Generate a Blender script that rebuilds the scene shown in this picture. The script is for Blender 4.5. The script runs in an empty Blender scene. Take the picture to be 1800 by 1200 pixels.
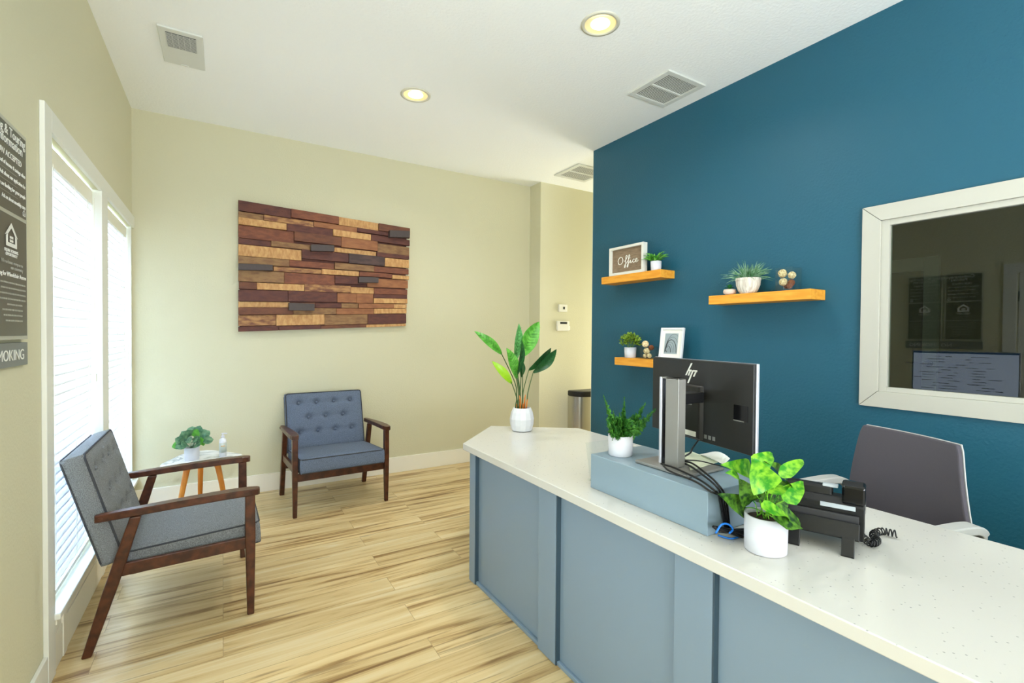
import bpy, bmesh, math, random
from mathutils import Vector, Matrix, noise
from math import sin, cos, pi, radians as R
random.seed(7)
S = bpy.context.scene
COL = S.collection

# ------------------------------------------------------------------ camera
YAW, PIT, ROL, FPX, CH = 0.543164296, -0.0157297403, 0.00778844116, 842.558, 1.34
fw = Vector((sin(YAW)*cos(PIT), cos(YAW)*cos(PIT), sin(PIT)))
rt = Vector((cos(YAW), -sin(YAW), 0)); up = rt.cross(fw)
rt, up = rt*cos(ROL)+up*sin(ROL), -rt*sin(ROL)+up*cos(ROL)
cd = bpy.data.cameras.new('camera'); cam = bpy.data.objects.new('camera', cd); COL.objects.link(cam)
cd.sensor_width = 36; cd.lens = FPX/1800*36; cd.clip_start = 0.02
cam.matrix_world = Matrix(((rt.x, up.x, -fw.x, 0), (rt.y, up.y, -fw.y, 0), (rt.z, up.z, -fw.z, CH), (0, 0, 0, 1)))
S.camera = cam
S.view_settings.view_transform = 'Standard'; S.view_settings.look = 'None'; S.view_settings.gamma = 1
S.view_settings.use_curve_mapping = False
S.view_settings.exposure = 0.8
S.cycles.use_denoising = True
S.cycles.max_bounces = 10; S.cycles.diffuse_bounces = 6; S.cycles.sample_clamp_indirect = 6
S.cycles.caustics_reflective = False; S.cycles.caustics_refractive = False

# ------------------------------------------------------------------ world, daylight and added fill
W = bpy.data.worlds.new('world'); S.world = W; W.use_nodes = True
W.node_tree.nodes['Background'].inputs[0].default_value = (0.85, 0.93, 1, 1)
W.node_tree.nodes['Background'].inputs[1].default_value = 3.0

def area(name, loc, direction, sx, sy, power, color, spread=180):
    l = bpy.data.lights.new(name, 'AREA'); l.shape = 'RECTANGLE'; l.size = sx; l.size_y = sy
    l.energy = power; l.color = color; l.spread = R(spread)
    o = bpy.data.objects.new(name, l); COL.objects.link(o); o.location = loc
    o.rotation_euler = Vector(direction).to_track_quat('-Z', 'Y').to_euler(); return o
area('window_daylight', (-1.15, 3.5, 1.15), (1, 0, 0), 2.8, 2.8, 960, (0.43, 0.585, 1.0))
area('rear_fill', (0.7, -2.3, 1.15), (0, 0.5, 1), 2.7, 1.8, 175, (0.83, 0.885, 1.0))  # added unseen fill behind the camera, tilted up to brighten the ceiling
area('door_daylight', (-1.2, 0.93, 1.15), (1, 0, 0), 0.9, 1.9, 8, (0.74, 0.86, 1.0))
area('hallway_daylight', (5.05, 3.82, 1.15), (-1, 0.0, 0.05), 0.8, 1.9, 27, (0.98, 1.0, 0.97))

XL, YB, XR, ZC = -0.575, 4.51, 2.85, 2.985

def at(ax, v, px, py):
    """point of the photograph's ray through px,py on the plane axis=v"""
    d = rt*((px-900)/FPX) - up*((py-600)/FPX) + fw
    t = (v-(CH if ax == 2 else 0))/d[ax]
    p = d*t; p.z += CH; return p

# ------------------------------------------------------------------ materials
def srgb(r, g, b):
    f = lambda c: (c/255/12.92 if c/255 <= .04045 else ((c/255+.055)/1.055)**2.4)
    return (f(r), f(g), f(b), 1)

def mat(name, col, rough=.5, metal=0, bump=0, bscale=200, vary=0, vscale=8, col2=None, trans=0, alpha=1, coat=0,
        emit=None, es=0, stretch=None, sss=0, ior=1.45):
    m = bpy.data.materials.new(name); m.use_nodes = True
    nt = m.node_tree; N = nt.nodes; L = nt.links; b = N['Principled BSDF']
    c = srgb(*col)
    b.inputs['Base Color'].default_value = c; b.inputs['Roughness'].default_value = rough
    b.inputs['Metallic'].default_value = metal; b.inputs['IOR'].default_value = ior
    if trans: b.inputs['Transmission Weight'].default_value = trans
    if alpha < 1: b.inputs['Alpha'].default_value = alpha
    if coat: b.inputs['Coat Weight'].default_value = coat; b.inputs['Coat Roughness'].default_value = .08
    if emit: b.inputs['Emission Color'].default_value = srgb(*emit); b.inputs['Emission Strength'].default_value = es
    if bump or vary or col2:
        tc = N.new('ShaderNodeTexCoord'); mp = N.new('ShaderNodeMapping'); L.new(tc.outputs['Object'], mp.inputs[0])
        if stretch: mp.inputs['Scale'].default_value = stretch
        if bump:
            n = N.new('ShaderNodeTexNoise'); n.inputs['Scale'].default_value = bscale; n.inputs['Detail'].default_value = 3
            L.new(mp.outputs[0], n.inputs['Vector'])
            bp = N.new('ShaderNodeBump'); bp.inputs['Strength'].default_value = bump; bp.inputs['Distance'].default_value = .004
            L.new(n.outputs['Fac'], bp.inputs['Height']); L.new(bp.outputs[0], b.inputs['Normal'])
        if vary or col2:
            n = N.new('ShaderNodeTexNoise'); n.inputs['Scale'].default_value = vscale; n.inputs['Detail'].default_value = 4
            L.new(mp.outputs[0], n.inputs['Vector'])
            r = N.new('ShaderNodeValToRGB'); r.color_ramp.elements[0].position = .38; r.color_ramp.elements[1].position = .64
            if col2: r.color_ramp.elements[0].color = c; r.color_ramp.elements[1].color = srgb(*col2)
            else:
                r.color_ramp.elements[0].color = tuple(x*(1-vary) for x in c[:3])+(1,)
                r.color_ramp.elements[1].color = tuple(min(1, x*(1+vary)) for x in c[:3])+(1,)
            L.new(n.outputs['Fac'], r.inputs[0]); L.new(r.outputs[0], b.inputs['Base Color'])
    return m

def wood(name, light, dark, rough=.4, scale=(1, 14, 14), nscale=5, bump=.1):
    m = mat(name, light, rough, col2=dark, vscale=nscale, bump=bump, bscale=20, stretch=scale); return m

M = {}
M['wall'] = mat('wall_beige', (208, 204, 174), .75, bump=.35, bscale=90)
M['blue'] = mat('wall_blue', (27, 88, 110), .48, bump=.55, bscale=75)
M['ceil'] = mat('ceiling_white', (244, 246, 243), .85, bump=.5, bscale=60)
M['trim'] = mat('trim_white', (222, 222, 212), .35)
M['trimf'] = mat('trim_frame', (190, 189, 178), .4)
M['base'] = mat('baseboard_white', (240, 236, 222), .35)
M['trimw'] = mat('trim_cream', (232, 228, 210), .35)
M['panel'] = mat('counter_blue_grey', (126, 146, 164), .32, bump=.05, bscale=40)
M['shade_slate'] = mat('side_shade_slate', (58, 78, 92), .5)  # shade of the pilaster sides, put into the colour
M['riser'] = mat('riser_grey', (136, 156, 168), .3, bump=.05, bscale=40)
M['white'] = mat('ceramic_white', (222, 223, 226), .3)
M['whitem'] = mat('matte_white', (214, 214, 220), .55)
M['plastic'] = mat('off_white_plastic', (228, 226, 214), .4)
M['black'] = mat('black_plastic', (18, 18, 19), .35, bump=.1, bscale=400)
M['blackg'] = mat('black_gloss', (12, 12, 14), .12)
M['cable'] = mat('cable_black', (12, 12, 13), .4)
M['cableb'] = mat('cable_blue', (20, 110, 200), .4)
M['monitor'] = mat('monitor_back', (34, 33, 31), .42)
M['silver'] = mat('brushed_silver', (150, 148, 142), .38, metal=.35)
M['silverl'] = mat('bright_silver', (222, 222, 228), .3, metal=.6)
M['steel'] = mat('stainless_steel', (190, 188, 184), .25, metal=1, bump=.05, bscale=6, stretch=(40, 40, 1))
M['soil'] = mat('dark_soil', (52, 38, 30), .95, bump=1, bscale=60)
M['grille'] = mat('vent_grey', (214, 216, 208), .5)
M['dark'] = mat('dark_gap', (42, 46, 42), .8)
M['fabg'] = mat('charcoal_grey_fabric', (128, 130, 131), .95, bump=.8, bscale=500, vary=.30, vscale=300)
M['fabb'] = mat('blue_grey_fabric', (104, 116, 136), .95, bump=.8, bscale=500, vary=.28, vscale=300)
M['pipeg'] = mat('dark_piping', (62, 64, 68), .9)
M['walnut'] = wood('walnut', (84, 44, 24), (56, 28, 14), .32, (5, 5, 5), 5)
M['beech'] = wood('honey_wood', (226, 150, 60), (206, 128, 44), .45, (3, 3, 1), 8)
M['pine'] = wood('stained_pine', (238, 170, 62), (224, 148, 42), .5, (6, 1, 8), 7)
M['taupe'] = wood('taupe_board', (142, 122, 98), (122, 103, 82), .7, (1, 2, 10), 9)
M['rattan'] = mat('rattan', (246, 230, 186), .7, bump=1, bscale=120, col2=(196, 160, 104), vscale=70)
M['rattand'] = mat('dark_rattan', (140, 78, 40), .7, bump=1, bscale=120)
M['chairf'] = mat('mauve_grey_fabric', (92, 88, 96), .95, bump=.5, bscale=700)
M['chairp'] = mat('light_grey_plastic', (196, 197, 194), .45)
M['phoneprint'] = mat('print_grey', (120, 120, 116), .5)
M['paper'] = mat('paper', (236, 236, 226), .7)
M['paperg'] = mat('paper_green_tint', (226, 232, 204), .7)
M['chrome'] = mat('chrome', (150, 150, 150), .2, metal=1)
M['orange'] = mat('orange_sheath', (226, 130, 50), .6)

def leafmat(name, a, b, sc=14, spec=.35, st=None):
    m = mat(name, a, spec, col2=b, vscale=sc, stretch=st)
    bs = m.node_tree.nodes['Principled BSDF']
    return m
M['lf_bright'] = leafmat('leaf_bright_green', (76, 150, 44), (110, 184, 70), 30)
M['lf_lime'] = leafmat('leaf_lime', (140, 188, 24), (160, 204, 48), 20)
M['lf_dark'] = leafmat('leaf_dark_green', (22, 70, 30), (38, 94, 42), 30)
M['lf_pale'] = leafmat('leaf_pale_green', (104, 168, 96), (68, 140, 64), 60)
M['lf_pothos'] = leafmat('leaf_variegated', (38, 128, 16), (132, 190, 44), 55)
M['lf_pothosd'] = leafmat('leaf_variegated_dark', (14, 54, 22), (92, 140, 40), 70)
M['lf_fern'] = leafmat('leaf_fern', (32, 98, 30), (78, 140, 42), 60, .6)
M['lf_box'] = leafmat('leaf_boxwood', (44, 84, 26), (150, 184, 50), 60, .5)
M['lf_grass'] = leafmat('leaf_grass', (70, 124, 72), (140, 176, 146), 40, .5)
M['lf_spiky'] = leafmat('leaf_fresh', (54, 136, 38), (116, 184, 70), 50, .4)
M['lf_succ'] = leafmat('leaf_succulent', (30, 110, 56), (60, 140, 70), 60, .4)
M['lf_grey'] = leafmat('leaf_grey_green', (62, 110, 84), (120, 160, 120), 40, .5)
M['stem'] = mat('stem_green', (60, 90, 40), .5)

# translucent slats of the blinds
def slat_mat():
    m = bpy.data.materials.new('blind_slat_white'); m.use_nodes = True
    nt = m.node_tree; N = nt.nodes; L = nt.links; b = N['Principled BSDF']
    b.inputs['Base Color'].default_value = srgb(244, 243, 238); b.inputs['Roughness'].default_value = .45
    t = N.new('ShaderNodeBsdfTranslucent'); t.inputs[0].default_value = srgb(250, 250, 248)
    x = N.new('ShaderNodeMixShader'); x.inputs[0].default_value = .11
    L.new(b.outputs[0], x.inputs[1]); L.new(t.outputs[0], x.inputs[2]); L.new(x.outputs[0], N['Material Output'].inputs[0])
    return m
M['slat'] = slat_mat()

def glass(name, tint=(255, 255, 255), refl=1.0):
    m = bpy.data.materials.new(name); m.use_nodes = True
    nt = m.node_tree; N = nt.nodes; L = nt.links; N.remove(N['Principled BSDF'])
    g = N.new('ShaderNodeBsdfGlossy'); g.inputs['Roughness'].default_value = 0.0
    t = N.new('ShaderNodeBsdfTransparent'); t.inputs[0].default_value = srgb(*tint)
    f = N.new('ShaderNodeFresnel'); f.inputs[0].default_value = 1.5
    mu = N.new('ShaderNodeMath'); mu.operation = 'MULTIPLY'; mu.inputs[1].default_value = refl; mu.use_clamp = True
    x = N.new('ShaderNodeMixShader'); gm = N.new('ShaderNodeNewGeometry'); iv = N.new('ShaderNodeMath'); iv.operation = 'SUBTRACT'; iv.inputs[0].default_value = 1; L.new(gm.outputs['Backfacing'], iv.inputs[1])
    m3 = N.new('ShaderNodeMath'); m3.operation = 'MULTIPLY'; L.new(mu.outputs[0], m3.inputs[0]); L.new(iv.outputs[0], m3.inputs[1])
    L.new(f.outputs[0], mu.inputs[0]); L.new(m3.outputs[0], x.inputs[0])
    L.new(t.outputs[0], x.inputs[1]); L.new(g.outputs[0], x.inputs[2]); L.new(x.outputs[0], N['Material Output'].inputs[0])
    return m
M['glass'] = glass('window_glass', (248, 252, 250))
M['oglass'] = glass('office_window_glass', (206, 214, 204), 2.6)
M['jar'] = glass('jar_glass', (249, 251, 250), 1.0)
M['acrylic'] = glass('clear_acrylic', (250, 252, 252), .8)

# quartz
def quartz():
    m = mat('white_quartz', (208, 206, 200), .16); nt = m.node_tree; N = nt.nodes; L = nt.links; b = N['Principled BSDF']
    tc = N.new('ShaderNodeTexCoord')
    v = N.new('ShaderNodeTexVoronoi'); v.inputs['Scale'].default_value = 68; L.new(tc.outputs['Object'], v.inputs['Vector'])
    n = N.new('ShaderNodeTexNoise'); n.inputs['Scale'].default_value = 9; L.new(tc.outputs['Object'], n.inputs['Vector'])
    r = N.new('ShaderNodeValToRGB'); r.color_ramp.elements[0].position = .12; r.color_ramp.elements[0].color = (1, 1, 1, 1)
    r.color_ramp.elements[1].position = .16; r.color_ramp.elements[1].color = (0, 0, 0, 1)
    L.new(v.outputs['Distance'], r.inputs[0])
    r2 = N.new('ShaderNodeValToRGB'); r2.color_ramp.elements[0].position = .52; r2.color_ramp.elements[1].position = .6
    sx = N.new('ShaderNodeSeparateColor'); L.new(v.outputs['Color'], sx.inputs[0]); L.new(sx.outputs[0], r2.inputs[0])
    mu = N.new('ShaderNodeMath'); mu.operation = 'MULTIPLY'; L.new(r.outputs[0], mu.inputs[0]); L.new(r2.outputs[0], mu.inputs[1])
    mu2 = N.new('ShaderNodeMath'); mu2.operation = 'MULTIPLY'; mu2.inputs[1].default_value = .6; L.new(mu.outputs[0], mu2.inputs[0])
    mx = N.new('ShaderNodeMix'); mx.data_type = 'RGBA'; mx.inputs[6].default_value = srgb(208, 206, 199); mx.inputs[7].default_value = srgb(118, 120, 118)
    L.new(mu2.outputs[0], mx.inputs[0]); L.new(mx.outputs[2], b.inputs['Base Color'])
    return m
M['quartz'] = quartz()

def marble():
    m = mat('white_marble', (240, 240, 240), .2); nt = m.node_tree; N = nt.nodes; L = nt.links; b = N['Principled BSDF']
    tc = N.new('ShaderNodeTexCoord'); n = N.new('ShaderNodeTexNoise'); n.inputs['Scale'].default_value = 5; n.inputs['Detail'].default_value = 8
    n.inputs['Distortion'].default_value = 1.6; L.new(tc.outputs['Object'], n.inputs['Vector'])
    r = N.new('ShaderNodeValToRGB'); e = r.color_ramp.elements
    e[0].position = .44; e[0].color = srgb(240, 241, 242); e[1].position = .56; e[1].color = srgb(240, 241, 242)
    k = e.new(.5); k.color = srgb(176, 182, 186)
    L.new(n.outputs['Fac'], r.inputs[0]); L.new(r.outputs[0], b.inputs['Base Color']); return m
M['marble'] = marble()

def floor_mat():
    m = mat('oak_vinyl_planks', (200, 176, 130), .38); nt = m.node_tree; N = nt.nodes; L = nt.links; b = N['Principled BSDF']
    tc = N.new('ShaderNodeTexCoord')
    br = N.new('ShaderNodeTexBrick'); br.offset = .37; br.offset_frequency = 2
    br.inputs['Color1'].default_value = (0, 0, 0, 1); br.inputs['Color2'].default_value = (1, 1, 1, 1); br.inputs['Mortar'].default_value = (.5, .5, .5, 1)
    br.inputs['Scale'].default_value = 1; br.inputs['Mortar Size'].default_value = .0012; br.inputs['Brick Width'].default_value = 1.22
    br.inputs['Row Height'].default_value = .152; br.inputs['Bias'].default_value = 0
    L.new(tc.outputs['Object'], br.inputs['Vector'])
    # shift the grain per plank
    mp = N.new('ShaderNodeMapping'); mp.inputs['Scale'].default_value = (.55, 9.5, 1)
    ad = N.new('ShaderNodeVectorMath'); ad.operation = 'ADD'; ml = N.new('ShaderNodeVectorMath'); ml.operation = 'SCALE'; ml.inputs['Scale'].default_value = 6
    L.new(br.outputs['Color'], ml.inputs[0]); L.new(tc.outputs['Object'], ad.inputs[0]); L.new(ml.outputs[0], ad.inputs[1]); L.new(ad.outputs[0], mp.inputs[0])
    n = N.new('ShaderNodeTexNoise'); n.inputs['Scale'].default_value = 1.35; n.inputs['Detail'].default_value = 7; n.inputs['Roughness'].default_value = .6; n.inputs['Distortion'].default_value = 1.1
    L.new(mp.outputs[0], n.inputs['Vector'])
    r = N.new('ShaderNodeValToRGB'); e = r.color_ramp.elements
    e[0].position = .29; e[0].color = srgb(120, 88, 52); e[1].position = .72; e[1].color = srgb(232, 216, 178)
    for p, c in ((.37, (160, 128, 82)), (.425, (192, 162, 110)), (.47, (212, 184, 132)), (.57, (222, 198, 148))):
        k = e.new(p); k.color = srgb(*c)
    L.new(n.outputs['Fac'], r.inputs[0])
    # fine dark cracks
    mp2 = N.new('ShaderNodeMapping'); mp2.inputs['Scale'].default_value = (.9, 24, 1); L.new(ad.outputs[0], mp2.inputs[0])
    n2 = N.new('ShaderNodeTexNoise'); n2.inputs['Scale'].default_value = 1.6; n2.inputs['Detail'].default_value = 5; n2.inputs['Distortion'].default_value = .5; L.new(mp2.outputs[0], n2.inputs['Vector'])
    r2 = N.new('ShaderNodeValToRGB'); e = r2.color_ramp.elements; e[0].position = .32; e[0].color = (1, 1, 1, 1); e[1].position = .37; e[1].color = (0, 0, 0, 1)
    L.new(n2.outputs['Fac'], r2.inputs[0])
    mx = N.new('ShaderNodeMix'); mx.data_type = 'RGBA'; mx.inputs[7].default_value = srgb(96, 68, 38)
    mm = N.new('ShaderNodeMath'); mm.operation = 'MULTIPLY'; mm.inputs[1].default_value = .5; L.new(r2.outputs[0], mm.inputs[0]); L.new(mm.outputs[0], mx.inputs[0])
    L.new(r.outputs[0], mx.inputs[6])
    # plank tone
    mx2 = N.new('ShaderNodeMix'); mx2.data_type = 'RGBA'; mx2.blend_type = 'MULTIPLY'; mx2.inputs[0].default_value = 1
    r3 = N.new('ShaderNodeValToRGB'); r3.color_ramp.elements[0].color = (.86, .85, .83, 1); r3.color_ramp.elements[1].color = (1.0, 1.0, 1.0, 1)
    L.new(br.outputs['Color'], r3.inputs[0]); L.new(mx.outputs[2], mx2.inputs[6]); L.new(r3.outputs[0], mx2.inputs[7])
    mx3 = N.new('ShaderNodeMix'); mx3.data_type = 'RGBA'; mx3.inputs[7].default_value = srgb(128, 104, 72)
    mm3 = N.new('ShaderNodeMath'); mm3.operation = 'MULTIPLY'; mm3.inputs[1].default_value = .6; L.new(br.outputs['Fac'], mm3.inputs[0])
    L.new(mm3.outputs[0], mx3.inputs[0]); L.new(mx2.outputs[2], mx3.inputs[6]); L.new(mx3.outputs[2], b.inputs['Base Color'])
    bp = N.new('ShaderNodeBump'); bp.inputs['Strength'].default_value = .12; bp.inputs['Distance'].default_value = .003
    L.new(n2.outputs['Fac'], bp.inputs['Height']); L.new(bp.outputs[0], b.inputs['Normal'])
    return m
M['floor'] = floor_mat()

# ------------------------------------------------------------------ mesh helpers
def BM(): return bmesh.new()

def obj(name, bm, m, parent=None, bevel=0, smooth=False, segs=2, fix=True):
    me = bpy.data.meshes.new(name)
    if fix: bmesh.ops.recalc_face_normals(bm, faces=bm.faces)
    bm.to_mesh(me); bm.free(); me.materials.append(M[m] if isinstance(m, str) else m)
    o = bpy.data.objects.new(name, me); COL.objects.link(o); o.parent = parent
    if smooth:
        for p in me.polygons: p.use_smooth = True
    if bevel:
        md = o.modifiers.new('bevel', 'BEVEL'); md.width = bevel; md.segments = segs; md.limit_method = 'ANGLE'; md.angle_limit = R(35)
    return o

def tag(o, label=None, cat=None, group=None, kind=None):
    if label: o['label'] = label
    if cat: o['category'] = cat
    if group: o['group'] = group
    if kind: o['kind'] = kind
    return o

def thing(name, label, cat, loc=(0, 0, 0), rz=0, group=None):
    o = bpy.data.objects.new(name, None); COL.objects.link(o); o.location = loc; o.rotation_euler = (0, 0, rz)
    o.empty_display_size = .1
    return tag(o, label, cat, group)

def struct(name, bm, m, parent=None, bevel=0, **k):
    o = obj(name, bm, m, parent, bevel, **k)
    if parent is None: o['kind'] = 'structure'
    return o

def box(bm, x0, x1, y0, y1, z0, z1, mx=None):
    v = [bm.verts.new((x, y, z)) for x in (x0, x1) for y in (y0, y1) for z in (z0, z1)]
    for f in ((0, 1, 3, 2), (4, 6, 7, 5), (0, 4, 5, 1), (2, 3, 7, 6), (0, 2, 6, 4), (1, 5, 7, 3)):
        bm.faces.new([v[i] for i in f])
    if mx is not None: bmesh.ops.transform(bm, matrix=mx, verts=v)
    return bm

def hexa(bm, a, b):
    """box from two quads (4 points each)"""
    va = [bm.verts.new(p) for p in a]; vb = [bm.verts.new(p) for p in b]
    bm.faces.new(va); bm.faces.new(vb[::-1])
    for i in range(4): bm.faces.new((va[i], vb[i], vb[(i+1) % 4], va[(i+1) % 4]))
    return bm

def prism(bm, poly, z0, z1, mx=None):
    a = [bm.verts.new((p[0], p[1], z0)) for p in poly]; b = [bm.verts.new((p[0], p[1], z1)) for p in poly]
    bm.faces.new(a[::-1]); bm.faces.new(b); n = len(poly)
    for i in range(n): bm.faces.new((a[i], a[(i+1) % n], b[(i+1) % n], b[i]))
    if mx is not None: bmesh.ops.transform(bm, matrix=mx, verts=a+b)
    return bm

def lathe(bm, prof, seg=36, c=(0, 0, 0), caps=True, ribs=None):
    rings = []
    for r, z in prof:
        ring = []
        for i in range(seg):
            t = 2*pi*i/seg; rr = r*(1+(ribs[0]*(0.5+0.5*cos(ribs[1]*t)) if ribs else 0))
            ring.append(bm.verts.new((c[0]+rr*cos(t), c[1]+rr*sin(t), c[2]+z)))
        rings.append(ring)
    for a, b in zip(rings, rings[1:]):
        for i in range(seg): bm.faces.new((a[i], a[(i+1) % seg], b[(i+1) % seg], b[i]))
    if caps: bm.faces.new(rings[0][::-1]); bm.faces.new(rings[-1])
    return bm

def tube(bm, pts, r, seg=8, r2=None, smoothn=0, caps=True):
    pts = [Vector(p) for p in pts]
    if smoothn:
        q = []
        P = [2*pts[0]-pts[1]]+pts+[2*pts[-1]-pts[-2]]
        for i in range(1, len(P)-2):
            for k in range(smoothn):
                t = k/smoothn; a, b, c_, d = P[i-1], P[i], P[i+1], P[i+2]
                q.append(.5*((2*b)+(c_-a)*t+(2*a-5*b+4*c_-d)*t*t+(3*b-a-3*c_+d)*t**3))
        q.append(pts[-1]); pts = q
    n = len(pts); rings = []; prev = None
    for i, p in enumerate(pts):
        d = (pts[min(i+1, n-1)]-pts[max(i-1, 0)])
        if d.length < 1e-9: d = Vector((0, 0, 1))
        d.normalize()
        if prev is None: u = d.orthogonal().normalized()
        else:
            u = prev-d*prev.dot(d)
            u = u.normalized() if u.length > 1e-6 else d.orthogonal().normalized()
        prev = u; w = d.cross(u); rr = r if r2 is None else r+(r2-r)*i/(n-1)
        rings.append([bm.verts.new(p+(u*cos(2*pi*k/seg)+w*sin(2*pi*k/seg))*rr) for k in range(seg)])
    for a, b in zip(rings, rings[1:]):
        for k in range(seg): bm.faces.new((a[k], a[(k+1) % seg], b[(k+1) % seg], b[k]))
    if caps: bm.faces.new(rings[0][::-1]); bm.faces.new(rings[-1])
    return bm

def bar(bm, p0, p1, side, w0, t0, w1, t1):
    """tapered four-sided bar; side = direction of its width"""
    p0 = Vector(p0); p1 = Vector(p1); d = (p1-p0).normalized(); s = Vector(side); s = (s-d*s.dot(d)).normalized(); n = d.cross(s)
    q = lambda p, w, t: [p+s*w/2+n*t/2, p-s*w/2+n*t/2, p-s*w/2-n*t/2, p+s*w/2-n*t/2]
    return hexa(bm, q(p0, w0, t0), q(p1, w1, t1))

def sphere(bm, c, r, seg=12, sc=(1, 1, 1)):
    mx = Matrix.Translation(Vector(c)) @ Matrix.Diagonal((sc[0], sc[1], sc[2], 1))
    bmesh.ops.create_uvsphere(bm, u_segments=seg, v_segments=max(6, seg*2//3), radius=r, matrix=mx); return bm

def leaf(bm, base, tip, width, nrm, arch=.12, fold=.25, n=7, shape='oval', wave=0):
    base = Vector(base); tip = Vector(tip); d = tip-base; Ln = d.length; d.normalize()
    nv = Vector(nrm); nv = (nv-d*nv.dot(d)); nv = nv.normalized() if nv.length > 1e-4 else d.orthogonal().normalized()
    s = d.cross(nv); rows = []
    for i in range(n+1):
        t = i/n
        if shape == 'oval': w = sin(pi*min(1, t*.96+.04))**.75
        elif shape == 'heart': w = (1-t)**.75*min(1, (t*5+.35))*1.25
        elif shape == 'blade': w = (1-t**2.2)
        else: w = sin(pi*t**.8)**.8
        w *= width/2
        c = base+d*Ln*t+nv*(arch*Ln*sin(pi*t))
        f = fold*w; wv = wave*width*sin(t*9)
        rows.append([bm.verts.new(c-s*w+nv*(f+wv)), bm.verts.new(c-s*w*.5+nv*f*.35), bm.verts.new(c), bm.verts.new(c+s*w*.5+nv*f*.35), bm.verts.new(c+s*w+nv*(f-wv))])
    for a, b in zip(rows, rows[1:]):
        for i in range(4): bm.faces.new((a[i], a[i+1], b[i+1], b[i]))
    return bm

def rings(bm, secs):
    rs = [[bm.verts.new(p) for p in s] for s in secs]; n = len(rs[0])
    for a, b in zip(rs, rs[1:]):
        for i in range(n): bm.faces.new((a[i], a[(i+1) % n], b[(i+1) % n], b[i]))
    bm.faces.new(rs[0][::-1]); bm.faces.new(rs[-1]); return bm

def textmesh(name, body, size, mx, m, parent, align='LEFT', ext=.0004, sx=1.0):
    c = bpy.data.curves.new(name, 'FONT'); c.body = body; c.size = size; c.extrude = ext; c.align_x = align; c.resolution_u = 3
    o = bpy.data.objects.new(name+'_tmp', c); COL.objects.link(o)
    me = bpy.data.meshes.new_from_object(o); bpy.data.objects.remove(o)
    me.transform(mx @ Matrix.Diagonal((sx, 1, 1, 1))); me.name = name
    me.materials.clear(); me.materials.append(M[m])
    t = bpy.data.objects.new(name, me); COL.objects.link(t); t.parent = parent; return t

def frame_mx(loc, xa, ya):
    xa = Vector(xa).normalized(); ya = Vector(ya).normalized(); za = xa.cross(ya)
    return Matrix(((xa.x, ya.x, za.x, loc[0]), (xa.y, ya.y, za.y, loc[1]), (xa.z, ya.z, za.z, loc[2]), (0, 0, 0, 1)))

def copy_tree(o, parent=None):
    c = o.copy(); COL.objects.link(c); c.parent = parent
    for ch in list(o.children): copy_tree(ch, c)
    return c

# ------------------------------------------------------------------ setting
YF = -2.75
bm = BM(); box(bm, XL-.15, 5.25, YF, YB+.1, -.1, 0); struct('floor', bm, 'floor')
bm = BM(); box(bm, XL-.15, 5.25, YF, YB+.1, ZC, ZC+.1); struct('ceiling', bm, 'ceil')
# left wall with the two window openings
OA, OB, OC, OD = 2.50, 3.39, 3.54, 4.46; OZ0, OZ1 = .235, 2.10
bm = BM()
x0, x1 = XL-.15, XL
box(bm, x0, x1, YF, .50, 0, ZC); box(bm, x0, x1, .50, 1.385, 1.945, ZC); box(bm, x0, x1, 1.385, OA, 0, ZC); box(bm, x0, x1, OA, YB, OZ1, ZC); box(bm, x0, x1, OA, YB, 0, OZ0)
box(bm, x0, x1, OB, OC, OZ0, OZ1); box(bm, x0, x1, OD, YB+.1, OZ0, OZ1)
struct('wall_left', bm, 'wall')
bm = BM(); box(bm, XL, 2.945, YB, YB+.1, 0, ZC); box(bm, 2.945, 5.25, 4.30, YB+.1, 0, ZC); struct('wall_back', bm, 'wall')
bm = BM(); box(bm, XL-.15, 5.25, YF-.1, YF, 0, ZC); struct('wall_front', bm, 'wall')
# blue wall with the office window
GY0, GY1, GZ0, GZ1 = -.16, 1.115, 1.065, 1.925
bm = BM(); a, b = XR, XR+.12
box(bm, a, b, YF, GY0, 0, ZC); box(bm, a, b, GY1, 3.33, 0, ZC); box(bm, a, b, GY0, GY1, 0, GZ0); box(bm, a, b, GY0, GY1, GZ1, ZC)
struct('wall_right', bm, 'blue')
bm = BM(); box(bm, XR+.001, XR+.12, 3.33, 3.335, 0, ZC); struct('trim_5', bm, 'trim')
bm = BM(); box(bm, 5.15, 5.25, YF, YB, 0, ZC); wos = struct('wall_office_side', bm, 'wall')
bm = BM(); box(bm, 2.97, 5.15, 3.2, 3.32, 0, ZC); struct('wall_office_back', bm, 'wall')

# casings of the left windows
bm = BM()
box(bm, XL, XL+.016, 2.412, 2.50, 0, 2.185); box(bm, XL, XL+.016, 2.50, YB, 2.10, 2.185)
box(bm, XL-.15, XL+.016, OB-.002, OC+.002, .24, 2.10); box(bm, XL-.10, XL+.004, OD-.012, OD, .24, 2.10)
struct('trim_1', bm, 'trim', bevel=.002)
bm = BM(); box(bm, XL-.12, XL+.034, 2.485, YB, .215, .24); struct('trim_2', bm, 'trim', bevel=.004)   # stool
bm = BM(); box(bm, XL, XL+.010, 2.50, YB, 0, .14); box(bm, XL, XL+.006, 2.50, YB, .14, .2)
for yy in (2.62, 3.38, 3.54): box(bm, XL, XL+.014, yy, yy+.05, 0, .2)
box(bm, XL, XL+.02, 2.50, YB, .19, .215)
struct('trim_3', bm, 'trimw', bevel=.002)
bm = BM(); box(bm, XL, XL+.014, YF, .41, 0, .12); box(bm, XL, XL+.014, 1.48, 2.412, 0, .12); struct('baseboard_left', bm, 'trim', bevel=.003)
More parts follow.
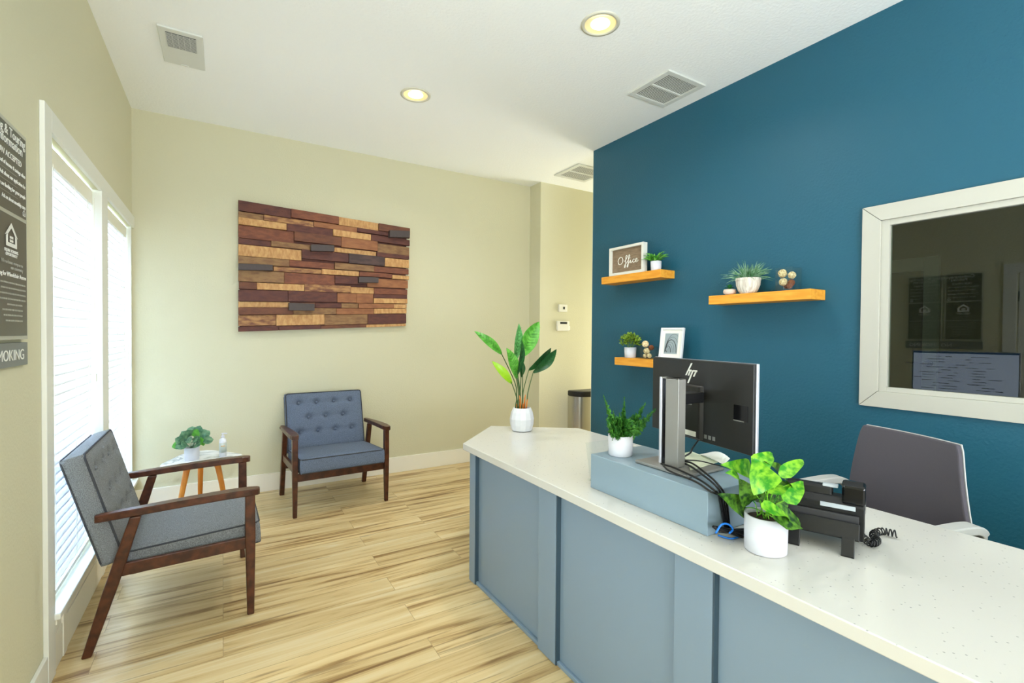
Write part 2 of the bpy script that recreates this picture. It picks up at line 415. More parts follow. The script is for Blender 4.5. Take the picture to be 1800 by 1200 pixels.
bm = BM(); box(bm, XL, 2.945, YB-.015, YB, 0, .148); box(bm, 2.93, 2.945, 4.285, YB-.015, 0, .148); box(bm, 2.93, 5.15, 4.285, 4.30, 0, .148); struct('baseboard_back', bm, 'base', bevel=.003)
bm = BM(); box(bm, XR-.015, XR, YF, 3.33, 0, .148); struct('baseboard_right', bm, 'trim', bevel=.003)

# the window sashes
for i, (y0, y1) in enumerate(((OA, OB), (OC, OD))):
    bm = BM(); X0, X1 = XL-.13, XL-.095
    box(bm, X0, X1, y0, y0+.04, OZ0, OZ1); box(bm, X0, X1, y1-.04, y1, OZ0, OZ1); box(bm, X0, X1, y0, y1, OZ0, OZ0+.04); box(bm, X0, X1, y0, y1, OZ1-.04, OZ1)
    box(bm, X0, X1, y0, y1, 1.15, 1.19)
    w = struct('window_%d' % (i+1), bm, 'trim')
    bm = BM(); box(bm, XL-.115, XL-.111, y0+.03, y1-.03, OZ0+.03, OZ1-.03); obj('pane', bm, 'glass', w)

# office window
bm = BM(); X0, X1 = XR-.018, XR
oy0, oy1, oz0, oz1 = GY0-.085, 1.197, .985, 2.003
for a in ((oy0, GY0, oz0, oz1), (GY1, oy1, oz0, oz1)):
    pass
def mitre(bm, X0, X1, oy0, oy1, oz0, oz1, iy0, iy1, iz0, iz1):
    O = [(oy0, oz0), (oy1, oz0), (oy1, oz1), (oy0, oz1)]; I = [(iy0, iz0), (iy1, iz0), (iy1, iz1), (iy0, iz1)]
    for k in range(4):
        j = (k+1) % 4; g = .0006
        q = [O[k], O[j], I[j], I[k]]
        cx = sum(p[0] for p in q)/4; cz = sum(p[1] for p in q)/4
        q = [(p[0]+(cx-p[0])*.0015, p[1]+(cz-p[1])*.004) for p in q]
        hexa(bm, [(X0, p[0], p[1]) for p in q], [(X1, p[0], p[1]) for p in q])
mitre(bm, X0, X1, oy0, oy1, oz0, oz1, GY0, GY1, GZ0, GZ1)
w3 = struct('window_3', bm, 'trimf', bevel=.0015)
bm = BM(); g = .034
for (p, q, r_, s_) in ((GY0, GY0+g, GZ0, GZ1), (GY1-g, GY1, GZ0, GZ1), (GY0+g, GY1-g, GZ0, GZ0+.024), (GY0+g, GY1-g, GZ1-.028, GZ1)):
    box(bm, XR-.006, XR+.03, p, q, r_, s_)
obj('stop_bead', bm, 'trimf', w3, .0015)
bm = BM(); box(bm, XR+.012, XR+.018, GY0+.02, GY1-.02, GZ0+.015, GZ1-.015); obj('pane', bm, 'oglass', w3)

# office door (full lite) and closet door seen through the office window
def shade_door(name, y0, y1, ztop, stile, top, m, handle):
    bm = BM(); X0, X1 = 5.10, 5.148
    box(bm, X0, X1, y0, y0+stile, 0, ztop); box(bm, X0, X1, y1-stile, y1, 0, ztop); box(bm, X0, X1, y0+stile, y1-stile, ztop-top, ztop); box(bm, X0, X1, y0+stile, y1-stile, 0, .22)
    d = struct(name, bm, m, bevel=.003); return d
M['owall'] = mat('office_olive_wall', (176, 172, 140), .8, bump=.3, bscale=90); wos.data.materials[0] = M['owall']
M['doorw'] = mat('door_white', (246, 246, 240), .4)
d1 = shade_door('door_1', 1.59, 2.45, 2.02, .10, .11, 'doorw', True)
bm = BM(); box(bm, 5.12, 5.125, 1.68, 2.36, .21, 1.92); obj('pane', bm, 'glass', d1)
bm = BM(); tube(bm, [(5.07, 1.64, 1.12), (5.10, 1.64, 1.12)], .028, 16); tube(bm, [(5.075, 1.64, 1.12), (5.05, 1.64, 1.12), (5.045, 1.66, 1.12), (5.045, 1.78, 1.12)], .009, 8)
obj('door_handle', bm, 'chrome', d1)
# full lite entrance door in the left wall, seen only as a reflection in the office window
bm = BM(); X0, X1 = XL-.05, XL-.01
box(bm, X0, X1, .505, .62, .01, 1.94); box(bm, X0, X1, 1.265, 1.38, .01, 1.94); box(bm, X0, X1, .62, 1.265, 1.82, 1.94); box(bm, X0, X1, .62, 1.265, .01, .25)
d2 = struct('door_2', bm, 'trim', bevel=.003)
bm = BM(); box(bm, XL-.032, XL-.028, .61, 1.275, .24, 1.83); obj('pane', bm, 'glass', d2)
for z in (.3, 1.02, 1.68):
    bm = BM(); box(bm, XL-.012, XL-.003, 1.374, 1.386, z, z+.09); obj('hinge', bm, 'chrome', d2)
bm = BM(); tube(bm, [(XL-.01, .56, 1.0), (XL+.045, .56, 1.0), (XL+.05, .58, 1.0), (XL+.05, .68, 1.0)], .009, 8); obj('door_handle', bm, 'chrome', d2)
bm = BM(); box(bm, XL, XL+.016, 1.39, 1.48, 0, 2.03); box(bm, XL, XL+.016, .41, .50, 0, 2.03); box(bm, XL, XL+.016, .50, 1.39, 1.945, 2.03); struct('trim_4', bm, 'trim', bevel=.002)

# ------------------------------------------------------------------ blinds
def blind(y0, y1, label):
    t = thing('window_blind', label, 'blind', (XL-.035, (y0+y1)/2, 2.09), 0, 'blinds')
    h = (y1-y0)/2-.006
    bm = BM(); box(bm, -.005, .012, -h, h, -.075, 0); obj('valance', bm, 'trimw', t, .002)
    bm = BM(); n = 42; z0, z1 = -1.80, -.085; tilt = R(81)
    for k in range(n):
        z = z0+(z1-z0)*k/(n-1)
        c, s = cos(tilt)*.025, sin(tilt)*.025
        a = [(-c, -h, z+s), (-c, h, z+s)]; b = [(c, -h, z-s), (c, h, z-s)]; q = .0012
        hexa(bm, [(a[0][0], a[0][1], a[0][2]), a[1], b[1], b[0]], [(a[0][0]+q, a[0][1], a[0][2]+q), (a[1][0]+q, a[1][1], a[1][2]+q), (b[1][0]+q, b[1][1], b[1][2]+q), (b[0][0]+q, b[0][1], b[0][2]+q)])
    obj('slats', bm, 'slat', t)
    bm = BM(); box(bm, -.02, .02, -h, h, -1.838, -1.82); obj('bottom_rail', bm, 'trimw', t, .002)
    for yy in (-h*.65, h*.12, h*.7):
        bm = BM(); tube(bm, [(.017, yy, -.07), (.017, yy, -1.82)], .0014, 5); obj('ladder_cord', bm, 'trimw', t)
    bm = BM(); tube(bm, [(.028, h-.06, -.05), (.028, h-.055, -.98)], .0016, 5); box(bm, .022, .034, h-.063, h-.047, -1.02, -.98)
    obj('pull_cord', bm, 'trimw', t)
    return t
blind(OA, OB, 'white slatted blind nearer the poster, partly behind the charcoal grey armchair')
blind(OC, OD-.012, 'white slatted blind in the narrow window by the room corner')

# ------------------------------------------------------------------ ceiling fittings
def downlight(x, y, r, label, power):
    t = thing('recessed_light', label, 'ceiling light', (x, y, ZC), 0, 'recessed ceiling lights')
    bm = BM(); lathe(bm, [(r*.82, 0), (r*.85, -.007), (r*1.02, -.005), (r*1.03, 0)], 40, caps=False); obj('trim_ring', bm, 'ring', t, smooth=True)
    bm = BM(); lathe(bm, [(r*.82, -.003), (r*.80, -.0015), (r*.5, -.0012)], 40, caps=False); obj('reflector', bm, 'refl', t, smooth=True)
    bm = BM(); lathe(bm, [(r*.50, -.0025), (r*.46, -.004), (.001, -.0045)], 32, caps=False); obj('bulb', bm, 'bulb', t, smooth=True)
    l = bpy.data.lights.new('downlight', 'AREA'); l.shape = 'DISK'; l.size = r*1.5; l.energy = power; l.color = (1, .98, .95); l.spread = R(150)
    o = bpy.data.objects.new('downlight', l); COL.objects.link(o); o.location = (x, y, ZC-.012)
M['ring'] = mat('light_trim_ring', (208, 206, 188), .5)
M['bulb'] = mat('bulb_glow', (255, 250, 230), .5, emit=(255, 248, 226), es=4)
M['refl'] = mat('reflector_glow', (240, 228, 180), .3, metal=.3, emit=(255, 232, 160), es=.25)
downlight(1.714, 1.96, .10, 'larger round recessed ceiling light above the counter', 6)
downlight(1.143, 3.206, .10, 'smaller round recessed ceiling light toward the beige back wall', 6)

t = thing('exhaust_fan', 'white rectangular ceiling fan cover with small grey grille above the window', 'ceiling vent', (-.196, 3.40, ZC))
bm = BM(); box(bm, -.105, .105, -.2, .205, -.012, 0); obj('cover', bm, 'grille', t, .004)
bm = BM(); box(bm, -.07, .07, -.16, .0, -.014, -.012); obj('backing', bm, 'dark', t)
bm = BM()
for k in range(15): box(bm, -.07, .07, -.157+k*.0108, -.157+k*.0108+.0034, -.0155, -.0142)
for k in range(6): box(bm, -.07+k*.0275, -.0685+k*.0275, -.16, 0, -.0155, -.0142)
obj('grille', bm, 'grille', t)
bm = BM(); box(bm, -.02, .02, .185, .192, -.016, -.012); obj('latch', bm, 'grille', t)

def vent(x, y, s, label, nsl=16):
    t = thing('air_vent', label, 'ceiling vent', (x, y, ZC), 0, 'ceiling air vents')
    h = s/2; w = s*.10
    bm = BM()
    for a in ((-h, h, -h, -h+w), (-h, h, h-w, h), (-h, -h+w, -h+w, h-w), (h-w, h, -h+w, h-w), (-h+w, h-w, -w*.25, w*.25)): box(bm, a[0], a[1], a[2], a[3], -.012, 0)
    obj('frame', bm, 'grille', t, .003)
    bm = BM(); box(bm, -h+w, h-w, -h+w, h-w, -.0045, -.001); obj('backing', bm, 'dark', t)
    bm = BM(); L_ = s-2*w
    for k in range(nsl):
        xx = -h+w+L_*(k+.5)/nsl
        box(bm, xx-L_/nsl*.26, xx+L_/nsl*.26, -h+w, h-w, -.0075, -.006)
    obj('louvres', bm, 'grille', t)
vent(2.54, 2.24, .355, 'large square louvred air vent on the ceiling beside the blue wall', 18)
vent(3.13, 3.84, .40, 'white air vent on the hallway ceiling, partly hidden by the blue wall')

# ------------------------------------------------------------------ wooden wall art
art = thing('wall_art', 'rectangular wooden wall art of stacked red and tan offcut blocks on the beige wall', 'wall art', (.82, YB, 1.34))
PAL = {'p': ((100, 56, 44), (80, 44, 38)), 'r': ((132, 78, 52), (108, 60, 42)), 'o': ((156, 102, 64), (134, 84, 52)), 'b': ((118, 72, 48), (98, 58, 42)),
       't': ((204, 160, 104), (180, 130, 78)), 'g': ((148, 112, 72), (122, 86, 56)), 'm': ((176, 130, 80), (112, 68, 50)), 'k': ((84, 62, 58), (64, 48, 46))}
for k, (a, b) in PAL.items():
    M['art_'+k] = mat('art_wood_'+k, a, .6, bump=.5, bscale=60, col2=b, vscale=7, stretch=(2.2, 6, 6) if k not in 't' else (7, 6, 3))
def art_t(x, y):
    top = 125+(x-155)*200/1205; bot = 1052-(x-155)*40/1180
    return (y-top)/(bot-top)
def art_y(x, t):
    top = 125+(x-155)*200/1205; bot = 1052-(x-155)*40/1180
    return top+t*(bot-top)
def art_p(x, y, Y):
    return at(1, Y, 380+x/4, 320+y/4)-Vector((.82, YB, 1.34))
bm = BM(); Yb = 4.485
q = [art_p(x, y, Yb) for x, y in ((165, 140), (1340, 335), (1325, 1000), (165, 1040))]
hexa(bm, q, [Vector((p.x, -.002, p.z)) for p in q]); obj('backing_board', bm, 'art_p', art)
ROWS = [(155,527,125,199,'p'),(527,863,187,247,'r'),(863,1142,245,300,'t'),(1142,1362,292,341,'b'),
(155,333,203,246,'g'),(333,686,228,268,'m'),(686,990,276,314,'o'),(990,1215,318,347,'p'),
(155,495,245,295,'t'),(495,821,284,342,'p'),(821,1088,331,377,'t'),(1088,1360,369,413,'p'),(1215,1362,352,375,'b'),
(155,548,297,388,'r'),(548,879,345,412,'b'),(879,1136,384,456,'o'),(1136,1359,430,503,'g'),
(155,386,390,431,'p'),(386,668,411,450,'g'),(668,832,446,486,'b'),(832,1128,456,490,'t'),(1128,1356,492,522,'p'),
(155,601,433,515,'t'),(601,931,470,537,'p'),(931,1185,500,570,'k'),(1185,1355,531,592,'t'),
(155,515,517,570,'g'),(515,832,545,590,'r'),(832,1110,565,611,'g'),(1110,1355,591,632,'r'),
(155,402,572,612,'b'),(402,742,592,626,'m'),(742,1005,609,646,'t'),(1005,1236,629,660,'r'),(1236,1355,652,680,'t'),
(155,479,614,697,'g'),(479,835,633,712,'r'),(835,1060,656,712,'p'),(1060,1348,674,736,'o'),
(158,286,700,750,'b'),(286,620,706,755,'t'),(620,946,716,768,'m'),(946,1110,736,780,'t'),(1110,1346,744,786,'r'),
(155,505,756,836,'p'),(505,851,761,840,'p'),(851,988,778,846,'o'),(988,1108,782,851,'o'),(1108,1345,786,815,'p'),(1108,1345,815,852,'t'),
(155,520,838,880,'t'),(520,695,846,882,'b'),(695,882,849,884,'p'),(882,1000,851,884,'g'),(1000,1250,853,886,'o'),(1250,1340,857,886,'t'),
(155,541,880,932,'b'),(541,845,884,930,'g'),(845,1110,886,930,'o'),(1110,1340,888,925,'t'),
(155,422,935,1012,'m'),(422,762,932,1010,'t'),(762,1066,932,1005,'g'),(1066,1338,928,1000,'p'),
(155,440,1015,1052,'p'),(440,736,1012,1044,'p'),(736,1056,1007,1035,'b'),(1056,1336,1001,1016,'t')]
for (xa, xb, yt, yb, c) in ROWS:
    ta, tb = art_t(xa, yt), art_t(xa, yb)
    if ta < .012: ta = 0
    if tb > .985: tb = 1
    Y = 4.458+random.uniform(-.011, .010)
    pts = [(xa+1, art_y(xa, ta)+.6), (xb-1, art_y(xb, ta)+.6), (xb-1, art_y(xb, tb)-.6), (xa+1, art_y(xa, tb)-.6)]
    q = [art_p(x, y, 4.458) for x, y in pts]
    fr = [Vector((p.x, Y-YB, p.z)) for p in q]; bk = [Vector((p.x, 4.484-YB, p.z)) for p in q]
    bm = BM(); hexa(bm, fr, bk); obj('wood_block', bm, 'art_'+c, art, .0015, segs=1)
M['slate'] = mat('charcoal_wood', (74, 64, 62), .6, bump=.3, bscale=60)
for (xa, xb, yt, yb) in ((1222, 1362, 337, 385), (668, 830, 437, 482), (157, 398, 571, 615), (1005, 1142, 664, 704), (512, 692, 848, 900)):
    Y = 4.40; q = [art_p(x, y, Y) for x, y in ((xa, yt), (xb, yt+(xb-xa)*.04), (xb, yb+(xb-xa)*.02), (xa, yb))]
    bm = BM(); hexa(bm, q, [Vector((p.x, -.06, p.z)) for p in q]); tag(obj('ledge_block', bm, 'slate', art, .001), 'charcoal block standing proud of the others')

# ------------------------------------------------------------------ wall devices
t = thing('wall_sensor', 'small white wall sensor above the thermostat in the hallway', 'sensor', (3.246, 4.30, 1.632))
bm = BM(); box(bm, -.058, .058, -.022, 0, -.042, .042); obj('housing', bm, 'plastic', t, .006)
bm = BM(); box(bm, -.002, .022, -.0235, -.022, -.014, .014); obj('display', bm, 'dark', t)
t = thing('thermostat', 'white thermostat with a dark display below the small sensor', 'thermostat', (3.248, 4.30, 1.432))
bm = BM(); box(bm, -.085, .085, -.026, 0, -.055, .058); obj('housing', bm, 'plastic', t, .01)
bm = BM(); box(bm, -.045, .05, -.0275, -.026, .022, .045); obj('display', bm, 'dark', t)
bm = BM(); box(bm, .07, .1, -.02, -.005, -.045, .0); obj('side_lever', bm, 'plastic', t, .003)

# trash can
t = thing('trash_can', 'half round stainless steel trash can with black lid in the hallway', 'trash can', (3.375, 4.085, 0))
pts = [(.165*cos(a), -.155*sin(a)) for a in [pi*k/24 for k in range(25)]]; pts = [(x, y) for x, y in pts]+[(-.165, .05), (.165, .05)][::1]
bm = BM(); prism(bm, [(p[0], p[1]) for p in pts], 0.02, .675); obj('body', bm, 'steel', t)
bm = BM(); prism(bm, [(p[0]*1.03, p[1]*1.03) for p in pts], .675, .735); obj('lid', bm, 'black', t, .012)
bm = BM(); prism(bm, [(p[0]*.98, p[1]*.98) for p in pts], 0, .02); obj('base', bm, 'black', t)

# ------------------------------------------------------------------ posters on the left wall
TS = 1.3
def poster(y0, y1, label, head, lines, dy):
    t = thing('poster', label, 'poster', (XL+.016, y0, 1.31), 0, 'posters')
    w = y1-y0; fx = Matrix(((0, 0, 1, 0), (1, 0, 0, 0), (0, 1, 0, 0), (0, 0, 0, 1)))
    bm = BM(); box(bm, -.006, 0, 0, w, 0, .668); obj('backing_frame', bm, 'pframe', t, .001)
    bm = BM(); box(bm, 0, .0015, .012, w-.012, .395, .655); box(bm, 0, .0015, .012, w-.012, .012, .382); obj('sheet', bm, 'sheet', t)
    bm = BM(); box(bm, .0015, .002, .014, w-.014, .59, .653); obj('header_band', bm, 'sheeth', t)
    T = lambda body, size, x, z, al='LEFT', m='ink', sx=1.05: textmesh('lettering', body, size*1.22, frame_mx((.0026, x, z), (0, 1, 0), (0, 0, 1)), m, t, al, sx=sx)
    T(head[0], .033, w-.022, .622, 'RIGHT'); T(head[1], .033, w-.045, .592, 'RIGHT')
    z = .555
    T(lines[0], .021, w-.055, z, 'RIGHT')
    for k, s in enumerate(lines[1:5]):
        T(s, .0145, w-.022, z-.028-k*.034, 'RIGHT', sx=1.0)
        if k < 3:
            bm = BM(); box(bm, .0015, .002, .03, w-.09, z-.040-k*.034, z-.039-k*.034); obj('rule_line', bm, 'inkg', t)
    # equal housing mark: a small house with an equals sign
    def house(cx, z, s):
        bm = BM()
        O = [(-.6, .0), (-.6, .42), (-.72, .42), (0, 1.0), (.72, .42), (.6, .42), (.6, 0)]
        I = [(-.38, .16), (-.38, .5), (0, .78), (.38, .5), (.38, .16)]
        V = lambda p: (.0026, cx+p[0]*s, z+p[1]*s)
        def face(ps): bm.faces.new([bm.verts.new(V(p)) for p in ps])
        face([(-.6, 0), (.6, 0), (.38, .16), (-.38, .16)]); face([(.6, 0), (.6, .42), (.38, .5), (.38, .16)]); face([(-.6, 0), (-.38, .16), (-.38, .5), (-.6, .42)])
        face([(-.72, .42), (-.38, .5), (0, .78), (0, 1.0)]); face([(.72, .42), (0, 1.0), (0, .78), (.38, .5)])
        face([(-.2, .34), (.2, .34), (.2, .44), (-.2, .44)]); face([(-.2, .2), (.2, .2), (.2, .3), (-.2, .3)])
        obj('house_mark', bm, 'ink', t, fix=False)
    house(w-.035, .402, .022); house(w*.5+dy, .285, .075)
    T('EQUAL HOUSING', .011, w*.5+dy, .268, 'CENTER'); T('OPPORTUNITY', .011, w*.5+dy, .256, 'CENTER')
    T('We welcome everyone to', .013, w-.05, .232, 'RIGHT', 'inkg'); T('our community', .013, w-.05, .217, 'RIGHT', 'inkg')
    T('Fair Housing for Wheelchair Access', .015, w-.022, .194, 'RIGHT', sx=1.15)
    for k, L_ in enumerate((.9, .82, .88, .86, .5, .66, .62, .56)):
        bm = BM(); zz = .172-k*.0165; r1 = w-.025-(.0 if k < 4 else .03)
        x = max(.02, r1-L_*w*.85)
        while x < r1:
            l = random.uniform(.008, .028); box(bm, .0015, .0021, x, min(r1, x+l), zz, zz+.0048); x += l+.004
        obj('small_print', bm, 'inkg', t)
    return t
M['pframe'] = mat('poster_frame', (176, 176, 160), .4)
M['sheet'] = mat('poster_sheet', (84, 82, 72), .35)
M['sheeth'] = mat('poster_header', (70, 72, 66), .35)
M['ink'] = mat('poster_ink', (232, 232, 224), .5); M['inkg'] = mat('poster_ink_grey', (158, 158, 148), .5)
poster(1.92, 2.213, 'dark notice poster nearest the window frame with white house mark', ('Leasing & Touring', 'Information'),
       ('NOW ACCEPTED', 'Proof of income & savings often', 'Ask about our application fee', 'We are looking for great people', 'Ask us about monthly rates'), 0)
poster(1.615, 1.905, 'dark notice poster left of the other, seen only as reflection in the office window', ('Community', 'Policies'),
       ('OUR OFFICE', 'Please see a team member today', 'Office hours are posted here', 'Pets are welcome with approval', 'Rental rates may change daily'), 0)
t = thing('notice_strip', 'grey notice strip with white lettering below the notice posters', 'sign', (XL, 1.615, 1.225))
M['strip'] = mat('strip_grey', (112, 116, 114), .4)
bm = BM(); box(bm, 0.0, .012, 0, .612, 0, .075); obj('plate', bm, 'strip', t, .001)
textmesh('lettering', 'NO SMOKING', .048, frame_mx((.0126, .578, .020), (0, 1, 0), (0, 0, 1)), 'ink', t, 'RIGHT', sx=1.15)

# ------------------------------------------------------------------ reception counter
ZT = .741
t = thing('reception_counter', 'blue grey painted reception counter base with tall flat panels', 'counter', (1.148, 0, 0))
YE, YN = 2.335, -1.4
ZB = ZT-.036
bm = BM(); box(bm, .022, .04, YN, YE-.03, 0, ZB); obj('front_panel', bm, 'panel', t)
PIL = [(2.272, 2.335), (1.549, 1.672), (.829, .958), (.11, .235), (-.61, -.485), (-1.33, -1.205)]
for a, b in PIL:
    bm = BM(); box(bm, 0, .022, a, b, 0.002, ZB); obj('pilaster', bm, 'panel', t, .002)
    bm = BM(); box(bm, .002, .022, a-.006, a-.0005, 0.002, ZB); obj('side_shade', bm, 'shade_slate', t)  # thin dark strip added to paint the shade on the pilaster's side
bm = BM()
for (a, _), (_, b) in zip(PIL[:-1], PIL[1:]): box(bm, .008, .022, b, a, 0, .018)
obj('base_rail', bm, 'panel', t, .003)
bm = BM(); prism(bm, [(.03, YE), (.03, YE-.02), (.36, YE+.25), (.74, 2.30), (.76, 2.32), (.36, YE+.28)], 0, ZB); obj('end_panel', bm, 'panel', t)
bm = BM(); box(bm, .60, .62, .45, 1.30+.9, .35, ZB); obj('modesty_panel', bm, 'panel', t)
for yy in (1.5, .3, -1.35):
    bm = BM(); box(bm, .04, .70, yy, yy+.02, 0, ZB); obj('support_panel', bm, 'panel', t)
bm = BM(); prism(bm, [(1.124, YN), (1.124, 2.372), (1.496, 2.738), (1.952, 2.395), (1.936, YN)], ZB, ZT-.0006)
top = obj('countertop', bm, 'quartz', None, .003); tag(top, 'white speckled quartz countertop with an angled far end', 'countertop')

# riser box
t = thing('monitor_riser', 'grey painted box riser on the countertop carrying the monitor', 'riser', (1.236, .912, ZT))
bm = BM(); box(bm, 0, .285, 0, .53, 0, .132); obj('box', bm, 'riser', t, .002)
bm = BM(); lathe(bm, [(.036, 0), (.036, .0016)], 28, (1.356, .86, ZT)); obj('cable_hole', bm, 'black', top)
ZR = ZT+.132

# monitor -----------------------------------------------------------
A = Vector((1.56, 1.43, 0)); B = Vector((1.466, .915, 0)); ang = math.atan2(A.y-B.y, A.x-B.x)
u = (A-B).normalized(); nb = Vector((-u.y, u.x, 0))  # toward the camera side
if nb.x > 0: nb = -nb
mid = (A+B)/2; ctr = Vector((1.335, 1.145, ZR))
t = thing('monitor', 'black backed computer monitor on silver stand atop the riser', 'monitor', ctr)
Wm = (A-B).length; z0, z1 = .948-ZR, 1.249-ZR
def mp(s, d, z):  # s along width from B, d toward camera
    p = B+u*s+nb*d; return Vector((p.x-ctr.x, p.y-ctr.y, z))
bm = BM(); hexa(bm, [mp(.003, 0, z0+.002), mp(Wm-.003, 0, z0+.002), mp(Wm-.003, 0, z1-.003), mp(.003, 0, z1-.003)], [mp(0.003, -.012, z0), mp(Wm-.003, -.012, z0), mp(Wm-.003, -.012, z1), mp(0.003, -.012, z1)])
obj('back_shell', bm, 'monitor', t, .002)
bm = BM(); hexa(bm, [mp(0, -.011, z0-.001), mp(Wm, -.011, z0-.001), mp(Wm, -.011, z1), mp(0, -.011, z1)], [mp(0, -.022, z0-.001), mp(Wm, -.022, z0-.001), mp(Wm, -.022, z1), mp(0, -.022, z1)])
obj('bezel', bm, 'silverl', t, .002)
bm = BM(); hexa(bm, [mp(.008, -.0222, z0+.012), mp(Wm-.008, -.0222, z0+.012), mp(Wm-.008, -.0222, z1-.007), mp(.008, -.0222, z1-.007)], [mp(.008, -.0235, z0+.012), mp(Wm-.008, -.0235, z0+.012), mp(Wm-.008, -.0235, z1-.007), mp(.008, -.0235, z1-.007)])
M['screen'] = mat('screen_glow', (200, 214, 232), .3, emit=(196, 212, 236), es=.9)
scr = obj('screen', bm, 'screen', t)
M['screentext'] = mat('screen_text', (90, 104, 128), .5); M['screenbar'] = mat('screen_bar', (24, 66, 120), .5, emit=(24, 66, 120), es=.6)
bm = BM(); hexa(bm, [mp(.008, -.0236, z1-.017), mp(Wm-.008, -.0236, z1-.017), mp(Wm-.008, -.0236, z1-.007), mp(.008, -.0236, z1-.007)], [mp(.008, -.024, z1-.017), mp(Wm-.008, -.024, z1-.017), mp(Wm-.008, -.024, z1-.007), mp(.008, -.024, z1-.007)])
obj('title_bar', bm, 'screenbar', scr)
bm = BM()
for k in range(13):
    z = z1-.04-k*.018
    s = .06+random.uniform(0, .2)
    while s < Wm-.05:
        l = random.uniform(.02, .09)
        hexa(bm, [mp(s, -.0236, z), mp(s+l, -.0236, z), mp(s+l, -.0236, z+.003), mp(s, -.0236, z+.003)], [mp(s, -.024, z), mp(s+l, -.024, z), mp(s+l, -.024, z+.003), mp(s, -.024, z+.003)])
        s += l+random.uniform(.01, .12)
obj('text_lines', bm, 'screentext', scr)
# moulded centre hump, port recess, sticker and the maker's mark
bm = BM(); hexa(bm, [mp(.235, .012, .085), mp(.375, .012, .085), mp(.375, .012, .278), mp(.235, .012, .278)], [mp(.222, -.002, .08), mp(.385, -.002, .08), mp(.385, -.002, .283), mp(.222, -.002, .283)])
obj('centre_housing', bm, 'monitor', t, .004)
bm = BM(); hexa(bm, [mp(.215, .003, .095), mp(.38, .003, .095), mp(.38, .003, .12), mp(.215, .003, .12)], [mp(.215, 0, .095), mp(.38, 0, .095), mp(.38, 0, .12), mp(.215, 0, .12)]); bm.free()
bm = BM(); hexa(bm, [mp(.024, .0012, .183), mp(.083, .0012, .183), mp(.083, .0012, .235), mp(.024, .0012, .235)], [mp(.024, 0, .183), mp(.083, 0, .183), mp(.083, 0, .235), mp(.024, 0, .235)])
obj('port_recess', bm, 'blackg', t)
bm = BM(); hexa(bm, [mp(.04, .002, .181), mp(.083, .002, .181), mp(.083, .002, .184), mp(.04, .002, .184)], [mp(.04, 0, .181), mp(.083, 0, .181), mp(.083, 0, .184), mp(.04, 0, .184)]); obj('port_lip', bm, 'silver', t)
def decal(name, px, z, m, d=.0008):
    bm = BM(); s0, s1 = px; hexa(bm, [mp(s0, d, z[0]), mp(s1, d, z[0]), mp(s1, d, z[1]), mp(s0, d, z[1])], [mp(s0, d-.0007, z[0]), mp(s1, d-.0007, z[0]), mp(s1, d-.0007, z[1]), mp(s0, d-.0007, z[1])]); return obj(name, bm, m, t)
decal('sticker', (.247, .345), (.091, .110), 'paper', .0135)
decal('mount_plate', (.267, .345), (.207, .217), 'silver', .016)
for k in range(3):
    decal('compliance_label', (.165+k*.02, .178+k*.02), (.092, .106), 'phoneprint')
# slanted strokes of the mark
bm = BM()
for (s0, za), (s1, zb) in (((.287, .362), (.318, .314)), ((.293, .336), (.304, .314)), ((.279, .336), (.306, .285)), ((.263, .334), (.276, .312))):
    w_ = .0035
    hexa(bm, [mp(s0-w_, .0014, za), mp(s0+w_, .0014, za), mp(s1+w_, .0014, zb), mp(s1-w_, .0014, zb)], [mp(s0-w_, 0, za), mp(s0+w_, 0, za), mp(s1+w_, 0, zb), mp(s1-w_, 0, zb)])
for sa, sb_, zz in ((.287, .303, .334), (.258, .279, .334)):
    hexa(bm, [mp(sa, .0014, zz-.003), mp(sb_, .0014, zz-.003), mp(sb_, .0014, zz+.003), mp(sa, .0014, zz+.003)], [mp(sa, 0, zz-.003), mp(sb_, 0, zz-.003), mp(sb_, 0, zz+.003), mp(sa, 0, zz+.003)])
obj('maker_mark', bm, 'paper', t)
# stand
def lp(x, y, z): return Vector((x-ctr.x, y-ctr.y, z))
cx0, cx1, cy0, cy1 = 1.335, 1.372, 1.106, 1.188; ctop = 1.192-ZR
bm = BM()
box(bm, 0, .037, cy0-ctr.y, cy1-.026-ctr.y, .012, ctop); box(bm, .018, .037, cy1-.027-ctr.y, cy1-.008-ctr.y, .012, ctop); box(bm, 0, .037, cy0-ctr.y, cy1-ctr.y, ctop-.005, ctop)
obj('stand_column', bm, 'silver', t, .0012)
bm = BM(); box(bm, -.001, .037, cy1-.009-ctr.y, cy1+.001-ctr.y, .012, ctop); obj('column_edge', bm, 'silverl', t, .001)
bm = BM(); box(bm, .004, .018, cy1-.026-ctr.y, cy1-.009-ctr.y, .012, ctop-.005); obj('cable_channel', bm, 'blackg', t)
bm = BM(); box(bm, -.045, .15, -.112, .115, .002, .011); obj('stand_base', bm, 'silver', t, .002)
bm = BM(); box(bm, .037, .15, -.03, .03, .225, .262); obj('arm', bm, 'black', t, .004)
